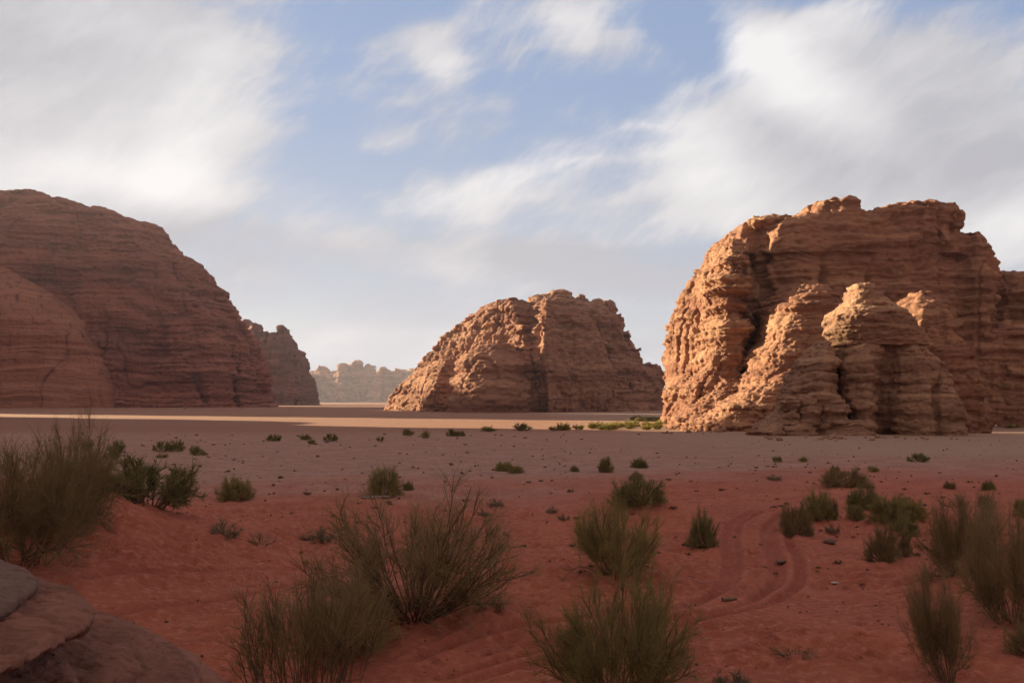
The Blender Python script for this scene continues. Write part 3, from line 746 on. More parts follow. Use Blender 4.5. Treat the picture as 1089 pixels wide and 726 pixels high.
# ---- rock masses outside the frame on the left: they throw the evening shade
def from_sv(s, v):
    return s * math.cos(a) + v * math.sin(a), -s * math.sin(a) + v * math.cos(a)
def massif(name, pts, label, seed, vox, L):
    """pts: (s, v, height, radius) along the ridge, s along the light and v across it"""
    lb = []
    for s_, v_, h_, rad in pts:
        x_, y_ = from_sv(s_, v_)
        lb.append(lobe([(-4, x_ - rad * 1.1, x_ + rad * 1.1, y_ - rad * 1.1, y_ + rad * 1.1), (h_ * 0.5, x_ - rad, x_ + rad, y_ - rad, y_ + rad),
                        (h_ * 0.9, x_ - rad * 0.9, x_ + rad * 0.9, y_ - rad * 0.9, y_ + rad * 0.9), (h_, x_ - rad * 0.75, x_ + rad * 0.75, y_ - rad * 0.75, y_ + rad * 0.75)], nr=12, ns=28))
    x_, y_ = from_sv(*pts[0][:2])
    r_ = empty(name, (x_, y_, 0), label, 'rock')
    local('rock_body', lb, vox, M_right, L, seed, r_, big=0.5, strata=0.9, joints=0.8, billow=0.6)
massif('sandstone_massif', [(-420, -150, 115, 60), (-420, -70, 120, 60), (-420, 10, 124, 60), (-420, 75, 120, 50), (-420, 125, 115, 40), (-422, 165, 103, 36), (-440, 205, 56, 34)],
       'sandstone massif beyond the left edge whose shade covers the near sand', 40, 3.0, 4.0)
massif('sandstone_massif', [(-890, 350, 225, 50), (-960, 415, 205, 55), (-1030, 465, 190, 50), (-1080, 500, 175, 40)],
       'farther sandstone massif beyond the left edge before the dark red cliff', 41, 5.0, 6.0)

# ---- the rock shelf the photograph is taken from
ledge = empty('rock_ledge', (-5.5, 6, 0), 'pitted pale red rock shelf in the bottom left corner, nearest to the viewer', 'rock')
def pits(P):
    x, y, z = P[:, 0], P[:, 1], P[:, 2]
    P = P.copy()
    pit = np.clip(pn(x / 0.16, y / 0.11, z / 0.10) - 0.32, 0, 1) * sst(-0.1, 0.4, pn(x / 0.9, y / 0.9, 4.0))
    P[:, 2] -= 0.13 * pit
    P[:, 2] -= 0.09 * np.clip(pn(x / 0.085, y / 0.065, z / 0.05) - 0.28, 0, 1)
    P[:, 2] += 0.012 * fbm(x / 0.09, y / 0.09, z / 0.09, 2)
    return P
def terr(P):
    x, y, z = P[:, 0], P[:, 1], P[:, 2]
    q = z + 0.16 * pn(x / 2.6, y / 2.6, 5.0) + 0.05 * pn(x / 0.7, y / 0.7, 2.0) - 0.03 * x
    hgt = 0.17
    fr = q / hgt - np.floor(q / hgt)
    amp = hgt * 0.75 * sst(2.3, 2.9, z) * sst(-0.2, 0.35, pn(x / 2.0 + 3, y / 2.0, 1.0) + 0.12)
    P = P.copy()
    P[:, 2] = z + amp * (sst(0.72, 0.98, fr) - fr)
    # wind-eaten pits
    pit = np.clip(pn(x / 0.20, y / 0.13, z / 0.12) - 0.30, 0, 1) * sst(-0.1, 0.4, pn(x / 1.2, y / 1.2, 7.0))
    P[:, 2] -= 0.28 * pit
    P[:, 2] -= 0.13 * np.clip(pn(x / 0.10, y / 0.07, z / 0.05) - 0.24, 0, 1) * sst(-0.2, 0.3, pn(x / 1.4, y / 1.4, 3.0))
    P[:, 2] += 0.014 * fbm(x / 0.10, y / 0.10, z / 0.10, 2)
    return P
local('rock_body', [
    lobe([(-0.23, -9.5, -0.14, -1.0, 12.25), (1.67, -9.5, -1.04, -1.0, 11.55), (2.62, -9.5, -1.89, -1.0, 10.75), (3.02, -9.5, -2.44, -1.0, 10.25), (3.13, -9.5, -2.94, -1, 9.95), (3.33, -9.5, -3.49, 0, 9.75), (3.48, -9.5, -4.14, 1, 9.55), (3.58, -9, -4.84, 2, 9.35), (3.62, -8, -5.44, 3, 8.95)], nr=40, ns=60, sq=2.2),
    lobe([(-0.3, -3.2, 2.5, -4, 7.2), (2.0, -2.6, 2.0, -4, 6.9), (3.0, -1.75, 1.0, -4, 6.35), (3.22, -1.5, 0.4, -3.5, 6.15), (3.30, -1.2, -0.2, -3, 5.95)], nr=24, ns=50, sq=2.0),
], 0.026, M_near, 0.17, 21, ledge, big=0.25, strata=0.35, joints=0.1, billow=0.35, fine=0.4, blocks=0.0, tweak=terr, crisp=False)
local('rock_layer', [
    lobe([(3.19, -9, -3.73, 3, 7.6), (3.37, -9, -3.33, 3, 8.0), (3.42, -9, -2.9, 3, 8.45), (3.47, -9, -2.84, 3, 8.52), (3.52, -9, -2.9, 3, 8.52), (3.57, -9, -3.18, 3.3, 8.4), (3.6, -9, -3.68, 3.8, 8.2)], nr=22, ns=70, sq=2.7),
], 0.018, M_near, 0.12, 23, ledge, big=0.5, strata=0.25, joints=0.1, billow=0.3, fine=0.35, blocks=0.0, tweak=pits, crisp=False)
local('upper_slab', [
    lobe([(3.44, -8.5, -3.98, 3, 8.0), (3.54, -8.5, -3.63, 3, 8.4), (3.58, -8.5, -3.34, 3, 8.7), (3.64, -8.5, -3.32, 3, 8.75), (3.69, -8.5, -3.43, 3, 8.7), (3.74, -8.5, -3.78, 3.4, 8.6), (3.77, -8.3, -4.48, 4.2, 8.4)], nr=22, ns=70, sq=2.6),
], 0.018, M_slab, 0.12, 22, ledge, big=0.5, strata=0.25, joints=0.1, billow=0.2, fine=0.35, blocks=0.0, tweak=pits, crisp=False)

# ------------------------------------------------------------------ plants
def plant_mat(name, c1, c2):
    m, b = new_mat(name)
    o_ = b.n('ShaderNodeOutputMaterial'); p = b.n('ShaderNodeBsdfPrincipled')
    b.link(p.outputs[0], o_.inputs[0])
    oi = b.n('ShaderNodeObjectInfo').outputs['Random']
    P = b.n('ShaderNodeTexCoord').outputs['Object']
    f = b.math('ADD', b.math('MULTIPLY', oi, 0.5), b.math('MULTIPLY', b.noise(P, 3.0, 3), 0.6))
    b.link(b.mix(b.smap(f, 0.2, 0.9), c1, c2), p.inputs['Base Color'])
    p.inputs['Roughness'].default_value = 0.85
    p.inputs['Specular IOR Level'].default_value = 0.15
    return m
M_wood = plant_mat('dry_wood', (0.12, 0.075, 0.048), (0.19, 0.125, 0.08))
M_olive = plant_mat('olive_twigs', (0.195, 0.172, 0.062), (0.285, 0.240, 0.092))
M_brown = plant_mat('brown_twigs', (0.190, 0.142, 0.070), (0.270, 0.198, 0.100))
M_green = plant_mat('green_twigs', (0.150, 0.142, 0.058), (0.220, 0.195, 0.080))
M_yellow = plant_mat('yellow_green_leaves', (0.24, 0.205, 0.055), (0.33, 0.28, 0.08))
M_grey = plant_mat('grey_leaves', (0.155, 0.130, 0.085), (0.21, 0.18, 0.12))
M_clump = plant_mat('dead_stalks', (0.085, 0.058, 0.038), (0.16, 0.105, 0.065))

def strands(base, dirs, length, K, rng, curl, up):
    """S bent paths of K+1 points"""
    S = len(base)
    P = np.zeros((S, K + 1, 3)); P[:, 0] = base
    d = dirs / np.linalg.norm(dirs, axis=1)[:, None]
    for k in range(K):
        P[:, k + 1] = P[:, k] + d * (length / K)[:, None]
        d = d + rng.normal(size=(S, 3)) * curl + np.array([0, 0, up])
        d /= np.linalg.norm(d, axis=1)[:, None]
    return P
def tubes(P, r0, r1, sides=3):
    S, K1, _ = P.shape
    T = np.gradient(P, axis=1); T /= np.maximum(1e-9, np.linalg.norm(T, axis=2))[..., None]
    ref = np.where(np.abs(T[..., 2:3]) > 0.9, np.array([1.0, 0, 0]), np.array([0, 0, 1.0]))
    A_ = np.cross(T, ref); A_ /= np.linalg.norm(A_, axis=2)[..., None]
    B_ = np.cross(T, A_)
    rad = r0[:, None] + (r1 - r0)[:, None] * np.linspace(0, 1, K1)[None]
    ang = np.arange(sides) * 2 * math.pi / sides
    V = P[:, :, None] + rad[:, :, None, None] * (np.cos(ang)[None, None, :, None] * A_[:, :, None] + np.sin(ang)[None, None, :, None] * B_[:, :, None])
    idx = np.arange(S * K1 * sides).reshape(S, K1, sides)
    q = np.stack([idx[:, :-1], np.roll(idx, -1, 2)[:, :-1], np.roll(idx, -1, 2)[:, 1:], idx[:, 1:]], -1).reshape(-1, 4)
    return V.reshape(-1, 3), q
def pick(P, n, t0, t1, rng):
    S, K1, _ = P.shape
    i = rng.randint(0, S, n); t = rng.uniform(t0, t1, n) * (K1 - 1)
    k = np.minimum(t.astype(int), K1 - 2); f = (t - k)[:, None]
    pos = P[i, k] * (1 - f) + P[i, k + 1] * f
    d = P[i, k + 1] - P[i, k]
    return pos, d / np.linalg.norm(d, axis=1)[:, None], t / (K1 - 1)
def bush_geo(seed, n0=26, n1=200, n2=1500, spread=0.9, h=1.0, up=0.10, curl=0.10, r=(0.010, 0.005, 0.0028), t1=(0.25, 0.95), t2=(0.25, 1.0), tl=0.30, base_r=0.10, dev=0.45):
    rng = np.random.RandomState(seed)
    ph = rng.uniform(0, 2 * math.pi, n0); tilt = spread * np.sqrt(rng.uniform(0.02, 1, n0))
    d0 = np.stack([np.cos(ph) * np.sin(tilt), np.sin(ph) * np.sin(tilt), np.cos(tilt)], 1)
    b0 = np.stack([np.cos(ph) * base_r * rng.uniform(0, 1, n0), np.sin(ph) * base_r * rng.uniform(0, 1, n0), np.full(n0, -0.05)], 1)
    P0 = strands(b0, d0, h * rng.uniform(0.55, 0.95, n0), 7, rng, curl, up)
    pos, dr, t = pick(P0, n1, *t1, rng)
    P1 = strands(pos, dr + rng.normal(size=(n1, 3)) * dev + [0, 0, 0.15], tl * 1.5 * h * rng.uniform(0.5, 1.1, n1) * (1.1 - 0.5 * t), 5, rng, curl, up)
    pos, dr, t = pick(P1, n2, *t2, rng)
    P2 = strands(pos, dr + rng.normal(size=(n2, 3)) * dev + [0, 0, 0.12], tl * h * rng.uniform(0.4, 1.0, n2), 3, rng, curl * 1.2, up)
    one = np.ones
    Vw, Fw = tubes(P0, r[0] * one(n0), r[1] * one(n0))
    Va, Fa = tubes(P1, r[1] * one(n1), r[2] * one(n1))
    Vb, Fb = tubes(P2, r[2] * one(n2), 0.5 * r[2] * one(n2))
    wood = (np.vstack([Vw, Va]), np.vstack([Fw, Fa + len(Vw)]))
    z = np.vstack([Vb, Va])
    k = 1.0 / np.percentile(z[:, 2], 99.0)
    wx = np.percentile(np.abs(z[:, :2]), 97)
    sc = np.array([0.5 / wx, 0.5 / wx, k])       # unit height, unit width
    return wood[0] * sc, wood[1], Vb * sc, Fb
PROTO = {}
def proto(kind, seed, wood_m, twig_m, single=False, **kw):
    Vw, Fw, Vb, Fb = bush_geo(seed, **kw)
    def mk(nm, V, F_, m):
        o = link_mesh(nm, V, F_, m)
        me = o.data
        C.objects.unlink(o); bpy.data.objects.remove(o)
        return me
    if single:
        me = mk('shrub', np.vstack([Vw, Vb]), np.vstack([Fw, Fb + len(Vw)]), twig_m)
        PROTO[kind] = [('shrub', me)]
    else:
        PROTO[kind] = [('branches', mk('branches', Vw, Fw, wood_m)), ('twigs', mk('twigs', Vb, Fb, twig_m))]
BR = dict(n0=60, n1=760, n2=11000, up=0.03, curl=0.15, r=(0.0065, 0.0029, 0.00125), tl=0.19)
for k_, sd_ in enumerate((101, 121, 122)):
    proto('broom_%d' % k_, sd_, M_wood, M_olive, spread=0.95 + 0.1 * k_, dev=0.5, base_r=0.16 + 0.05 * k_, **BR)
for k_, sd_ in enumerate((102, 131, 132, 133, 134)):
    proto('hazy_%d' % k_, sd_, M_wood, M_brown, spread=1.05 + 0.07 * k_, dev=0.6, base_r=0.2 + 0.04 * k_, **BR)
proto('open', 103, M_wood, M_brown, n0=84, n1=900, n2=9500, spread=1.3, up=0.02, curl=0.11, r=(0.0066, 0.0030, 0.0011), t1=(0.35, 1), tl=0.17, dev=0.6)
proto('wispy', 104, M_wood, M_brown, n0=60, n1=420, n2=3200, spread=0.5, up=0.03, curl=0.08, r=(0.006, 0.0034, 0.0018), tl=0.22, dev=0.38, base_r=0.6)
proto('leafy', 105, M_wood, M_green, n0=30, n1=420, n2=6500, spread=1.35, up=0.06, curl=0.16, r=(0.014, 0.006, 0.0042), tl=0.17, dev=0.75, base_r=0.3)
proto('mid_a', 106, M_wood, M_olive, n0=80, n1=420, n2=4600, spread=1.5, up=0.02, curl=0.16, r=(0.012, 0.007, 0.0048), tl=0.26, dev=0.6, base_r=0.22, t1=(0.4, 1.0))
proto('mid_b', 107, M_wood, M_green, n0=80, n1=420, n2=4600, spread=1.5, up=0.02, curl=0.16, r=(0.012, 0.007, 0.0050), tl=0.26, dev=0.6, base_r=0.22, t1=(0.4, 1.0))
proto('mid_c', 108, M_wood, M_brown, n0=80, n1=380, n2=4600, spread=1.5, up=0.02, curl=0.16, r=(0.012, 0.007, 0.0046), tl=0.26, dev=0.6, base_r=0.22, t1=(0.4, 1.0))
proto('far_a', 109, None, M_olive, True, n0=26, n1=160, n2=900, spread=1.15, up=0.05, curl=0.12, r=(0.02, 0.016, 0.016), tl=0.26, dev=0.5, base_r=0.3)
proto('far_b', 110, None, M_green, True, n0=26, n1=160, n2=900, spread=1.25, up=0.03, curl=0.14, r=(0.02, 0.016, 0.018), tl=0.26, dev=0.6, base_r=0.35)
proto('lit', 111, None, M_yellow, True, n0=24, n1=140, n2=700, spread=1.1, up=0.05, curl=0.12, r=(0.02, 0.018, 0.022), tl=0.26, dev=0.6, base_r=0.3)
proto('grey', 112, None, M_grey, True, n0=30, n1=180, n2=800, spread=1.4, up=0.02, curl=0.16, r=(0.016, 0.011, 0.009), tl=0.26, dev=0.7, base_r=0.5)
proto('tuft', 113, None, M_clump, True, n0=22, n1=60, n2=160, spread=1.3, up=0.0, curl=0.15, r=(0.03, 0.03, 0.035), tl=0.35, dev=0.7, base_r=0.4)
proto('twiggy', 114, M_wood, M_brown, n0=16, n1=80, n2=300, spread=1.3, up=0.03, curl=0.12, r=(0.014, 0.008, 0.006), tl=0.28, dev=0.5, base_r=0.2)

def put(kind, px, py, wpx, hpx, label, group='desert shrubs on the sand', name='desert_shrub', cat='shrub', lean=0.0, depth=1.0, dip=0.0):
    X, Y, Z = place(px, py)
    wd, ht = wpx * Y / F, hpx * Y / F
    parts = PROTO[kind]
    if len(parts) == 1:
        o = bpy.data.objects.new(name, parts[0][1]); C.objects.link(o)
    else:
        o = bpy.data.objects.new(name, None); C.objects.link(o)
        for nm, me in parts:
            c = bpy.data.objects.new(nm, me); C.objects.link(c); c.parent = o
    o.location = (X, Y, Z - dip * ht)
    o.rotation_euler = (0, R(lean), random.uniform(0, 6.28))
    if lean: o.rotation_euler.z = 0
    o.scale = (wd, wd * depth, ht)
    if kind == 'tuft': o.rotation_euler.z = random.uniform(0, 6.28)
    return tag(o, label, cat, group)

NEAR = 'tall twiggy shrubs in the foreground'
put('open', 440, 655, 215, 132, 'wide open shrub with bare spreading branches, left of centre in the foreground', NEAR)
put('broom_0', 366, 702, 110, 68, 'dense dark shrub crowding the lower left side of the wide open shrub', NEAR)
put('wispy', 330, 738, 210, 125, 'thin wispy stalks rising along the bottom edge left of centre', NEAR, depth=0.6)
put('broom_1', 660, 752, 150, 140, 'big upright broom shrub at the bottom edge, centre right', NEAR)
put('broom_2', 657, 610, 92, 76, 'full round-topped broom shrub just behind the bottom centre one', NEAR)
put('hazy_0', 1008, 722, 62, 118, 'narrow leaning shrub near the bottom right corner', NEAR, lean=-9)
put('hazy_1', 1022, 612, 78, 84, 'brownish hazy shrub left of the darkest one at the right edge', NEAR)
put('hazy_2', 1082, 662, 110, 126, 'largest and darkest shrub, cut by the right edge of the frame', NEAR)
put('mid_c', 1105, 700, 60, 50, 'low shrub peeping in at the right edge below the darkest shrub', NEAR)
put('hazy_3', 18, 592, 190, 120, 'biggest brown shrub on the dune at the left edge', NEAR)
put('hazy_4', 78, 552, 80, 104, 'feathery brown shrub on the dune right beside the biggest left one', NEAR)
put('leafy', 158, 538, 108, 50, 'spreading grey-green leafy shrub on the crest of the left dune', NEAR)
G = 'shrubs scattered over the red sand'
MIDS = [
    ('mid_a', 251, 531, 36, 23, 'round olive shrub alone below the dune foot, left of centre'),
    ('mid_a', 408, 527, 36, 30, 'bushy olive shrub standing behind the wide open shrub'),
    ('mid_b', 434, 521, 11, 9, 'tiny shrub to the right of the bushy olive one'),
    ('mid_a', 536, 501, 20, 10, 'left half of a low row of shrubs on the plain'),
    ('mid_a', 549, 503, 16, 8, 'right half of a low row of shrubs on the plain'),
    ('mid_a', 644, 502, 14, 16, 'small upright shrub on the plain right of centre'),
    ('mid_c', 611, 501, 9, 6, 'very small brown shrub left of the small upright one'),
    ('mid_b', 680, 497, 17, 10, 'dark flat shrub beside the small upright one'),
    ('mid_b', 679, 536, 54, 30, 'leafy shrub crowning a little sand mound at centre right'),
    ('mid_c', 676, 511, 14, 9, 'faint brown shrub behind the sand mound'),
    ('mid_b', 747, 582, 30, 38, 'dark green vase-shaped shrub alone beside the wheel tracks'),
    ('mid_c', 846, 569, 32, 33, 'tawny broom shrub at the bend of the wheel tracks'),
    ('mid_a', 870, 553, 32, 30, 'dense olive shrub right behind the tawny one'),
    ('mid_c', 884, 552, 16, 20, 'thin tawny shrub hugging the right side of the dense olive one'),
    ('mid_c', 899, 518, 48, 19, 'wide low brownish shrub behind the cluster at right'),
    ('mid_c', 888, 504, 10, 9, 'little shrub peeking over the wide low brownish one'),
    ('mid_b', 919, 541, 36, 24, 'darkest green rounded shrub in the cluster at right'),
    ('mid_a', 910, 552, 19, 15, 'small ball shrub in front of the darkest green one'),
    ('mid_a', 944, 556, 40, 28, 'left part of the yellowish mound of shrubs at right'),
    ('mid_a', 966, 553, 36, 24, 'right part of the yellowish mound of shrubs at right'),
    ('mid_b', 961, 567, 30, 16, 'low dark shrub in front of the yellowish mound'),
    ('mid_c', 939, 597, 34, 37, 'upright brown-green shrub left of the big dark right shrubs'),
    ('mid_c', 962, 592, 15, 28, 'slim pale shrub beside the upright brown-green one'),
    ('mid_b', 1051, 521, 14, 10, 'small round green shrub alone at far right on the sand'),
    ('mid_c', 1010, 520, 12, 8, 'small dull shrub left of the lone round green one'),
    ('twiggy', 1018, 540, 28, 16, 'bare forked twigs standing above the hazy right shrub'),
    ('mid_c', 1048, 540, 14, 14, 'thin faded shrub just above the big dark right shrub'),
    ('mid_a', 1086, 548, 16, 18, 'olive shrub tip at the right edge behind the darkest shrub'),
    ('far_b', 977, 491, 21, 9, 'flat green shrub at the edge of the pale flat at right'),
    ('far_a', 929, 502, 12, 7, 'small shrub between the flat green one and the cluster'),
    ('far_b', 827, 491, 10, 6, 'dark dot of a shrub on the sand edge below the outcrop'),
    ('far_a', 855, 491, 10, 6, 'brownish dot of a shrub right of the dark dot below the outcrop'),
    ('far_b', 125, 482, 17, 14, 'green shrub on the plain, upper one of a pair at left'),
    ('far_b', 120, 489, 14, 12, 'green shrub on the plain, lower one of a pair at left'),
    ('far_b', 173, 480, 18, 11, 'left end of a wide flat shrub on the plain at left'),
    ('far_b', 188, 480, 18, 12, 'right end of a wide flat shrub on the plain at left'),
    ('far_b', 208, 484, 15, 10, 'round dark shrub right of the wide flat one'),
    ('far_a', 217, 484, 7, 4, 'tiny shrub touching the round dark one'),
    ('far_a', 172, 487, 12, 5, 'tiny flat shrub in front of the wide flat one'),
    ('far_a', 93, 478, 12, 10, 'reddish faded shrub showing above the left dune'),
    ('far_b', 291, 469, 15, 7, 'first shrub from the left in the far row on the plain'),
    ('far_b', 325, 468, 12, 6, 'shrub in the far row with a smaller one at its right foot'),
    ('far_a', 331, 472, 8, 5, 'smaller shrub at the right foot of a far-row shrub'),
    ('far_b', 352, 469, 14, 8, 'darkest round shrub in the far row'),
    ('far_a', 404, 469, 8, 5, 'small shrub in the far row right of the darkest round one'),
    ('far_b', 433, 463, 13, 7, 'green shrub in the far row above the bushy olive one'),
    ('far_a', 453, 466, 10, 9, 'upright brownish shrub in the far row'),
    ('far_b', 480, 464, 11, 8, 'left half of a shrub pair in the far row'),
    ('far_b', 489, 464, 12, 6, 'right half of a shrub pair in the far row'),
    ('far_a', 519, 459, 17, 6, 'shrub at the front edge of the sunlit strip, left one'),
    ('far_b', 555, 458, 19, 8, 'darkest shrub at the front edge of the sunlit strip'),
    ('far_a', 590, 458, 12, 5, 'shrub at the front edge of the sunlit strip, left of the bright patch'),
    ('grey', 240, 571, 36, 18, 'pale grey cushion plant at the foot of the left dune'),
    ('grey', 342, 576, 40, 15, 'pale grey cushion plant left of the wide open shrub'),
    ('grey', 527, 538, 18, 8, 'pale grey plant behind the right side of the wide open shrub'),
    ('grey', 513, 548, 16, 7, 'pale grey plant among the upper twigs of the wide open shrub'),
    ('grey', 588, 545, 14, 7, 'left one of two pale grey plants at centre'),
    ('grey', 600, 553, 13, 7, 'right one of two pale grey plants at centre'),
    ('grey', 778, 730, 40, 18, 'pale grey plant cut by the bottom edge right of centre'),
    ('grey', 824, 510, 16, 6, 'pale flat plant on the sand above the wheel tracks'),
    ('grey', 886, 566, 16, 10, 'pale dry plant between the tawny and brown-green shrubs'),
    ('twiggy', 277, 580, 30, 14, 'dry fallen twigs right of the dune-foot cushion plant'),
    ('twiggy', 519, 652, 34, 22, 'dry low twigs right of the base of the wide open shrub'),
    ('twiggy', 845, 700, 50, 14, 'flat dry twigs on the sand at bottom right'),
]
for kind, px, py, wp, hp, lab in MIDS:
    put(kind, px, py, wp, hp, lab, G)
rs = np.random.RandomState(5)
for k in range(26):
    t = rs.uniform() ** 0.8
    px = 598 + 106 * t; py = 457.5 - 6.5 * rs.uniform() * t
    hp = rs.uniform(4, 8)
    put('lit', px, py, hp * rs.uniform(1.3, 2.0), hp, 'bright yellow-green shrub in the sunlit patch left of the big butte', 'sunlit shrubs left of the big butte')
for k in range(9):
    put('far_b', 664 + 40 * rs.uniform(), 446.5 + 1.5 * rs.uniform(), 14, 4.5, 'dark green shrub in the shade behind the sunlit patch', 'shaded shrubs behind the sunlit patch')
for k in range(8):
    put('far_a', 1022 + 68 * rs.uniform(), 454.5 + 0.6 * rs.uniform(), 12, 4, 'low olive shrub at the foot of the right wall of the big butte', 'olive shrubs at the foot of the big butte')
# tiny dead tufts all over the plain
n = 0
while n < 295:
    px = rs.uniform(20, 1085); py = 462 + 150 * rs.uniform() ** 1.7
    if pn(px / 70.0, py / 14.0, 4.0) < rs.uniform(-0.5, 0.5): continue
    if py < 492 and px > 700: continue
    if px < 300 and py > 520: continue
    s_ = rs.uniform(1.0, 2.2) ** 2 * (0.55 + (py - 460) / 130)
    put('tuft', px, py, s_ * 1.5, s_ * 0.55, 'tiny dark dead tuft dotted over the open plain', 'dead tufts dotted over the plain', 'dead_tuft', 'tuft')
    n += 1

# ------------------------------------------------------------------ stones and fallen wood
def stone_mesh(seed, mat, sub=3):
    rng = np.random.RandomState(seed)
    nu, nv = 16, 10
    th = np.linspace(0, 2 * math.pi, nu, endpoint=False)
    V = []
    for i in range(nv + 1):
        ph = math.pi * (i + 0.02) / (nv + 0.04)
        for t in th:
            V.append((math.sin(ph) * math.cos(t), math.sin(ph) * math.sin(t), math.cos(ph)))
    V = np.array(V)
    d = 1 + 0.35 * pn(V[:, 0] * 1.3 + seed, V[:, 1] * 1.3, V[:, 2] * 1.3) + 0.18 * pn(V[:, 0] * 3 + seed, V[:, 1] * 3, V[:, 2] * 3)
    V = V * d[:, None] * 0.5
    Fc = []
    for i in range(nv):
        for j in range(nu):
            k = (j + 1) % nu
            Fc.append((i * nu + j, (i + 1) * nu + j, (i + 1) * nu + k, i * nu + k))
    o = link_mesh('stone', V, Fc, mat, smooth=False)
    me = o.data
    C.objects.unlink(o); bpy.data.objects.remove(o)
    return me
def plain_mat(name, c):
    m, b = new_mat(name)
    o_ = b.n('ShaderNodeOutputMaterial'); p = b.n('ShaderNodeBsdfPrincipled')
    b.link(p.outputs[0], o_.inputs[0])
    P = b.n('ShaderNodeTexCoord').outputs['Object']
    b.link(b.mix(b.noise(P, 4, 4), tuple(x * 0.65 for x in c), tuple(min(1, x * 1.3) for x in c)), p.inputs['Base Color'])
    p.inputs['Roughness'].default_value = 0.9
    return m
M_stone = plain_mat('brown_stone', (0.13, 0.07, 0.055))
M_pale = plain_mat('pale_stone', (0.40, 0.33, 0.29))
M_rub = plain_mat('mauve_stone', (0.26, 0.17, 0.15))
ST = [stone_mesh(s, M_stone) for s in (1, 2, 3)]
SP = [stone_mesh(s, M_pale) for s in (4, 5)]
SR = [stone_mesh(s, M_rub) for s in (6, 7)]
def stone(me, px, py, wp, hp, label, group, rz=None):
    X, Y, Z = place(px, py)
    o = bpy.data.objects.new('stone', me); C.objects.link(o)
    o.location = (X, Y, Z + hp * Y / F * 0.25)
    o.rotation_euler = (0, 0, random.uniform(0, 6.28) if rz is None else rz)
    o.scale = (wp * Y / F, wp * Y / F * 0.8, hp * Y / F)
    return tag(o, label, 'stone', group)
for k in range(46):
    px = rs.uniform(200, 1080); py = 485 + 235 * rs.uniform() ** 1.2
    s_ = rs.uniform(1.6, 3.4)
    stone(random.choice(ST), px, py, s_ * 1.3, s_, 'small dark stone lying loose on the red sand', 'small dark stones on the red sand')
for k, (px, py) in enumerate(((1028, 454.2), (1042, 455.0), (1048, 453.2), (1054, 455.0), (1059, 453.8), (1079, 454.0))):
    stone(SP[k % 2], px, py, 3.0 + (k == 5) * 3, 3.2, 'small pale boulder at the foot of the right wall of the big butte', 'pale boulders at the foot of the big butte')
stone(SR[1], 402, 528, 40, 2.2, 'thin mauve rock slab bedded in the sand under the bushy olive shrub', 'mauve slabs', 0.0)
stone(SP[0], 888, 620, 9, 2, 'pale flat stone on the sand right of the wheel tracks', 'pale flat stones on the sand', 0.0)
stone(SP[1], 861, 597, 4, 2.5, 'pale chip of stone at the outer wheel track', 'pale flat stones on the sand')
stone(ST[1], 882, 578, 14, 7, 'dark clod of rock in front of the tawny shrub', 'dark rocks by the wheel tracks')
stone(ST[2], 830, 598, 13, 4, 'dark flat rock inside the bend of the wheel tracks', 'dark rocks by the wheel tracks')
# loose grit strewn over the sand and the plain
def grit(nn, seed):
    rng = np.random.RandomState(seed)
    Yg = 18 * (130 / 18.0) ** rng.uniform(0, 1, nn)
    Xg = rng.uniform(-0.55, 0.55, nn) * Yg
    keep = pn(Xg / 6, Yg / 6, 2.0) + 0.5 * pn(Xg / 1.7, Yg / 1.7, 5.0) > rng.uniform(-0.5, 0.75, nn)
    Xg, Yg = Xg[keep], Yg[keep]
    sz = (0.012 + 0.05 * rng.uniform(0, 1, len(Xg)) ** 4) * np.clip(Yg / 30, 0.8, 2.2)
    base = np.array([[1, 0, 0], [0, 1, 0], [-1, 0, 0], [0, -1, 0], [0, 0, 0.8], [0, 0, -0.6]], float)
    V = base[None] * sz[:, None, None] * rng.uniform(0.6, 1.4, (len(Xg), 6, 3))
    V += np.stack([Xg, Yg, gz(Xg, Yg) + 0.3 * sz], -1)[:, None]
    tri = np.array([[0, 1, 4], [1, 2, 4], [2, 3, 4], [3, 0, 4], [1, 0, 5], [2, 1, 5], [3, 2, 5], [0, 3, 5]])
    Fc = (tri[None] + 6 * np.arange(len(Xg))[:, None, None]).reshape(-1, 3)
    o = link_mesh('gravel', V.reshape(-1, 3), Fc, M_stone, smooth=False)
    o['kind'] = 'stuff'
grit(5500, 3)
BLK = [stone_mesh(s_, M_front) for s_ in (21, 22, 23, 24)]
for k in range(24):
    t = rs.uniform()
    px = 700 + 330 * t; py = (459 + 3 * rs.uniform()) if px < 800 else (466.5 + 2.0 * rs.uniform())
    s_ = rs.uniform(1.5, 5.0)
    stone(BLK[k % 4], px, py, s_ * 1.5, s_, 'fallen block of rock at the foot of the right-hand rocks', 'fallen blocks below the right-hand rocks')
for k in range(22):
    t = rs.uniform()
    px, py = 415 + 285 * t, 437.0 + 0.9 * rs.uniform()
    s_ = 1.2 + 2.6 * rs.uniform() ** 2
    stone(BLK[k % 4], px, py, s_ * 1.7, s_, 'fallen block of rock at the foot of the middle butte', 'fallen blocks below the middle butte')
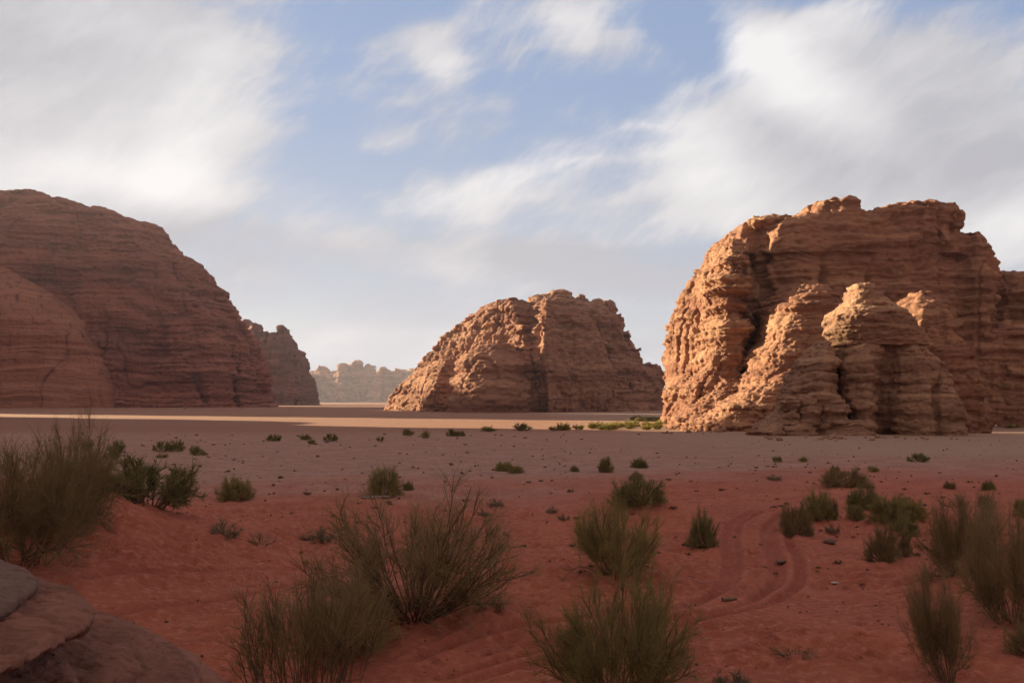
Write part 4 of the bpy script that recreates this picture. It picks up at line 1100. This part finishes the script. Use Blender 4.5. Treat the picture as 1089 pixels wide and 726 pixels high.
for k in range(18):
    px, py = 5 + 275 * rs.uniform(), 433.6 + 0.7 * rs.uniform()
    s_ = 1.0 + 2.2 * rs.uniform() ** 2
    stone(BLK[k % 4], px, py, s_ * 1.8, s_, 'fallen block of rock at the foot of the long left cliff', 'fallen blocks below the left cliff')
for k in range(26):
    t = rs.uniform()
    px = 706 + 110 * t if k % 2 else 805 + 215 * t
    py = 458.2 + 1.2 * rs.uniform() if k % 2 else 465.2 + 1.0 * rs.uniform()
    s_ = 1.5 + 5.5 * rs.uniform() ** 2
    stone(BLK[k % 4], px, py, s_ * 1.5, s_, 'fallen block of rock at the foot of the right-hand rocks', 'fallen blocks below the right-hand rocks')
# fallen stick between the ruts
def stick(px, py, ln, label):
    X, Y, Z = place(px, py)
    rng = np.random.RandomState(int(px))
    P = strands(np.array([[0, 0, 0.0]]), np.array([[1.0, 0.15, 0.02]]), np.array([ln]), 6, rng, 0.10, 0.0)
    P2 = strands(P[:, 3], np.array([[0.7, 0.5, 0.25]]), np.array([ln * 0.4]), 6, rng, 0.12, 0.0)
    V1, F1 = tubes(P, np.array([0.06]), np.array([0.035]), 7)
    V2, F2 = tubes(P2, np.array([0.04]), np.array([0.015]), 7)
    V = np.vstack([V1, V2]) + [X - ln / 2, Y, Z + 0.06]
    o = link_mesh('fallen_stick', V, np.vstack([F1, F2 + len(V1)]), M_wood, loc=(X, Y, Z))
    return tag(o, label, 'stick')
stick(776, 640, 0.38, 'dark fallen stick lying between the wheel ruts')

# ------------------------------------------------------------------ evening air
m, b = new_mat('air')
o_ = b.n('ShaderNodeOutputMaterial')
v = b.n('ShaderNodeVolumePrincipled', inp={'Color': (0.80, 0.79, 0.98, 1), 'Density': 0.00005, 'Anisotropy': 0.3})
b.link(v.outputs[0], o_.inputs['Volume'])
x0, x1, y0, y1, z0, z1 = -6200, 6200, -6200, 6200, -6, 420
Vh = [(x, y, z) for z in (z0, z1) for y in (y0, y1) for x in (x0, x1)]
Fh = [(0, 2, 3, 1), (4, 5, 7, 6), (0, 1, 5, 4), (2, 6, 7, 3), (0, 4, 6, 2), (1, 3, 7, 5)]
hz = link_mesh('haze', Vh, Fh, m, smooth=False)
hz['kind'] = 'stuff'
